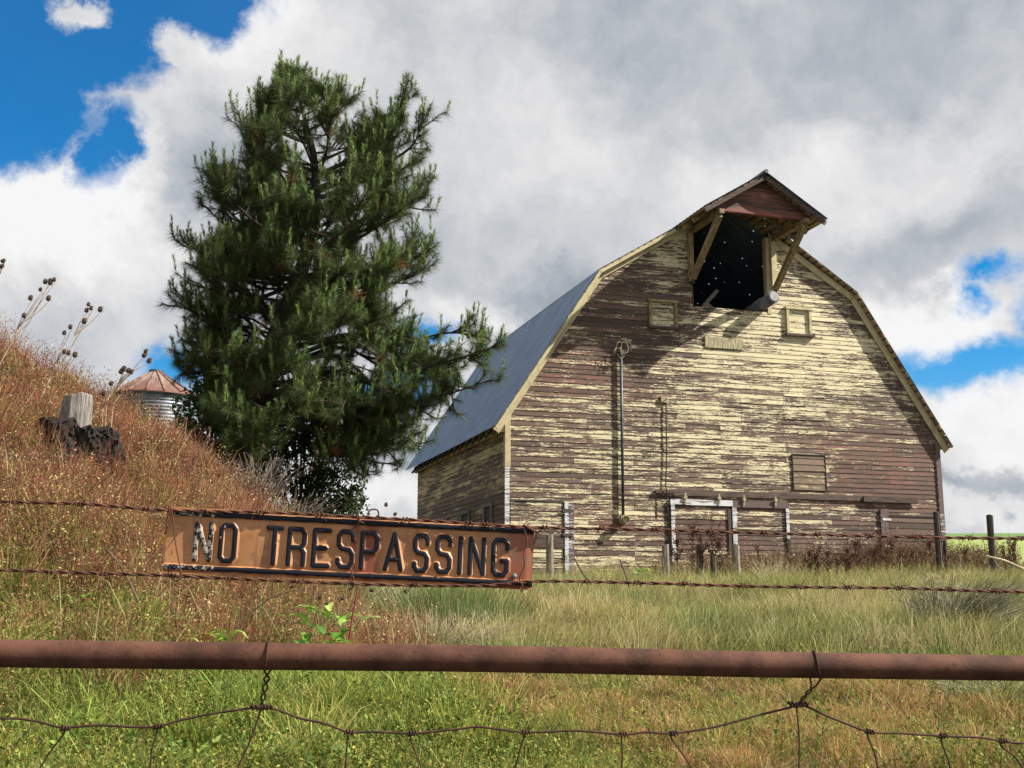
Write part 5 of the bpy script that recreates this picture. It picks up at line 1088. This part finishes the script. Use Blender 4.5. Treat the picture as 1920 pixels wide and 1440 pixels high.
wtie('curled tie wire over the top middle of the sign', [(660, 992, .014), (672, 982, .018), (673, 968, .024), (668, 964, .02), (672, 975, .022), (682, 981, .02)])
wtie('rusty coiled wire end sticking up above the sign', [(690, 968, .012), (692, 958, .014), (700, 955, .014), (708, 957, .014), (710, 966, .014), (706, 968, .012)], .0016)
wtie('twisted tie wire at the bottom middle of the sign', [(658, 1066, .02), (660, 1076, .022), (656, 1086, .02), (664, 1094, .018), (660, 1102, .014), (655, 1106, .01), (662, 1098, .016), (662, 1080, .02)], .0016)
# netting: top wire, knots and stay wires; ties up to the pipe
kn = [(-420, 1358), (-170, 1352), (2080, 1372), (2280, 1342), (2500, 1364), (2700, 1400), (3000, 1395), (3300, 1400), (123, 1365), (297, 1362), (490, 1327), (655, 1373), (773, 1375), (985, 1373), (1168, 1377), (1262, 1375), (1497, 1322), (1630, 1372), (1768, 1380), (1880, 1389)]
top = [(-760, 1330), (-500, 1360), (-200, 1352), (0, 1347), (60, 1351), (100, 1361), (123, 1364), (180, 1360), (250, 1363), (297, 1362), (340, 1350), (400, 1338), (470, 1328), (490, 1327), (520, 1331), (560, 1346), (610, 1357), (655, 1373), (700, 1372), (773, 1375), (860, 1367), (900, 1363), (985, 1373),
       (1080, 1370), (1168, 1377), (1210, 1373), (1262, 1375), (1340, 1363), (1415, 1343), (1480, 1327), (1497, 1322), (1515, 1326), (1560, 1346), (1630, 1372), (1690, 1375), (1768, 1380), (1840, 1383), (1880, 1389), (1960, 1390), (2300, 1340), (2700, 1400), (3300, 1400), (4400, 1410)]
nb = fpt(960, 1372); net = empty('wire_netting', nb); tag(net, 'rusty woven wire netting sagging from the pipe', 'wire netting')
MB().tube([q_ - nb for q_ in spline([fpt(x, y) for x, y in top], 4)], .0022, 7).build('top_wire', M_wired, net, True)
stay = [(-450, 1440), (-200, 1440), (2090, 1440), (2300, 1440), (2530, 1440), (2720, 1480), (3020, 1480), (3300, 1480), (75, 1440), (281, 1440), (446, 1440), (648, 1440), (790, 1440), (966, 1440), (1166, 1440), (1296, 1440), (1498, 1440), (1646, 1440), (1782, 1440), (1918, 1440)]
for (x, y), (x2, y2) in zip(kn, stay):
    k = (x2 - x) / (y2 - y); bow = random.uniform(-4, 4)
    MB().tube([q_ - nb for q_ in spline([fpt(x - 2, y - 4, .003), fpt(x - 3, y + 10), fpt((x + x2) / 2 + bow, (y + y2) / 2 + 4), fpt(x2, y2), fpt(x2 + k * 90, 1530), fpt(x2 + k * 180, 1700)], 5)], .0018, 6).build('stay_wire', M_wired, net, True)
    c_ = fpt(x, y) - nb; d = (fpt(x + 10, np.interp(x + 10, [q_[0] for q_ in top], [q_[1] for q_ in top])) - fpt(x - 10, np.interp(x - 10, [q_[0] for q_ in top], [q_[1] for q_ in top]))).normalized(); a = d.cross(Vector((0, 0, 1))).normalized(); b = d.cross(a)
    MB().tube([c_ + d * (.00052 * (j - 16)) + (a * math.cos(j * .62) + b * math.sin(j * .62)) * .0042 for j in range(33)], .0017, 6).build('knot', M_wired, net, True)
MB().tube([q_ - nb for q_ in spline([fpt(-760, 1560), fpt(0, 1572), fpt(500, 1565), fpt(1000, 1580), (fpt(1500, 1566)), fpt(2000, 1580), fpt(2700, 1600), fpt(4400, 1620)], 5)], .0018, 6).build('cross_wire', M_wired, net, True)
def hang(label, x, yt, yb, kx, ky, lean):
    c_ = fpt(x, (yt + yb) / 2); b0 = c_.copy(); toc = (fpt(x, yt, .05) - fpt(x, yt)).normalized(); upv = Vector((0, 0, 1)); rr_ = pr + .0025; axis = (fpt(x + 50, 1200) - fpt(x, 1200)).normalized(); P = []
    for j in range(15): t_ = math.pi * (-.42) + (2 * math.pi - .3) * j / 14 * .93; P.append(axis * (lean * (j / 14 - .5)) + (toc * math.cos(t_) + upv * math.sin(t_)) * rr_)
    loop = [P[0]] + P; b = fpt(kx, ky) - b0; s_ = Vector((0, 0, -rr_)) + Vector(b) * .12; s_.z = -rr_ - .012
    out1, out2 = [], []
    for j in range(21):
        f = j / 20; c2 = s_.lerp(b, f); a_ = math.pi * 3 * f; rad_ = .0048 * (1 - .45 * f) * (1 if f < .9 else .7); off_ = axis * math.cos(a_) * rad_ + toc * math.sin(a_) * rad_; out1.append(c2 + off_); out2.append(c2 - off_)
    m_ = MB(); m_.tube(spline(P[:1] + P[1:], 3), .0018, 7); m_.tube(spline([P[0]] + out1, 2), .0018, 7); m_.tube(spline([P[-1]] + out2, 2), .0018, 7)
    d = axis
    for s2 in (-.013, .013): m_.tube([b + d * (s2 + .0007 * (j - 11)) + (toc * math.cos(j * .62) + upv * math.sin(j * .62)) * .0044 for j in range(22)], .0018, 6)
    o_ = m_.build('wire_tie', M_wired, None, True); o_.location = b0; tag(o_, label, 'wire', 'ties round the pipe')
hang('twisted wire tie hanging the netting from the left part of the pipe', 503, 1206, 1256, 490, 1325, .012)
hang('twisted wire tie hanging the netting from the right part of the pipe', 1528, 1222, 1272, 1497, 1320, -.022)
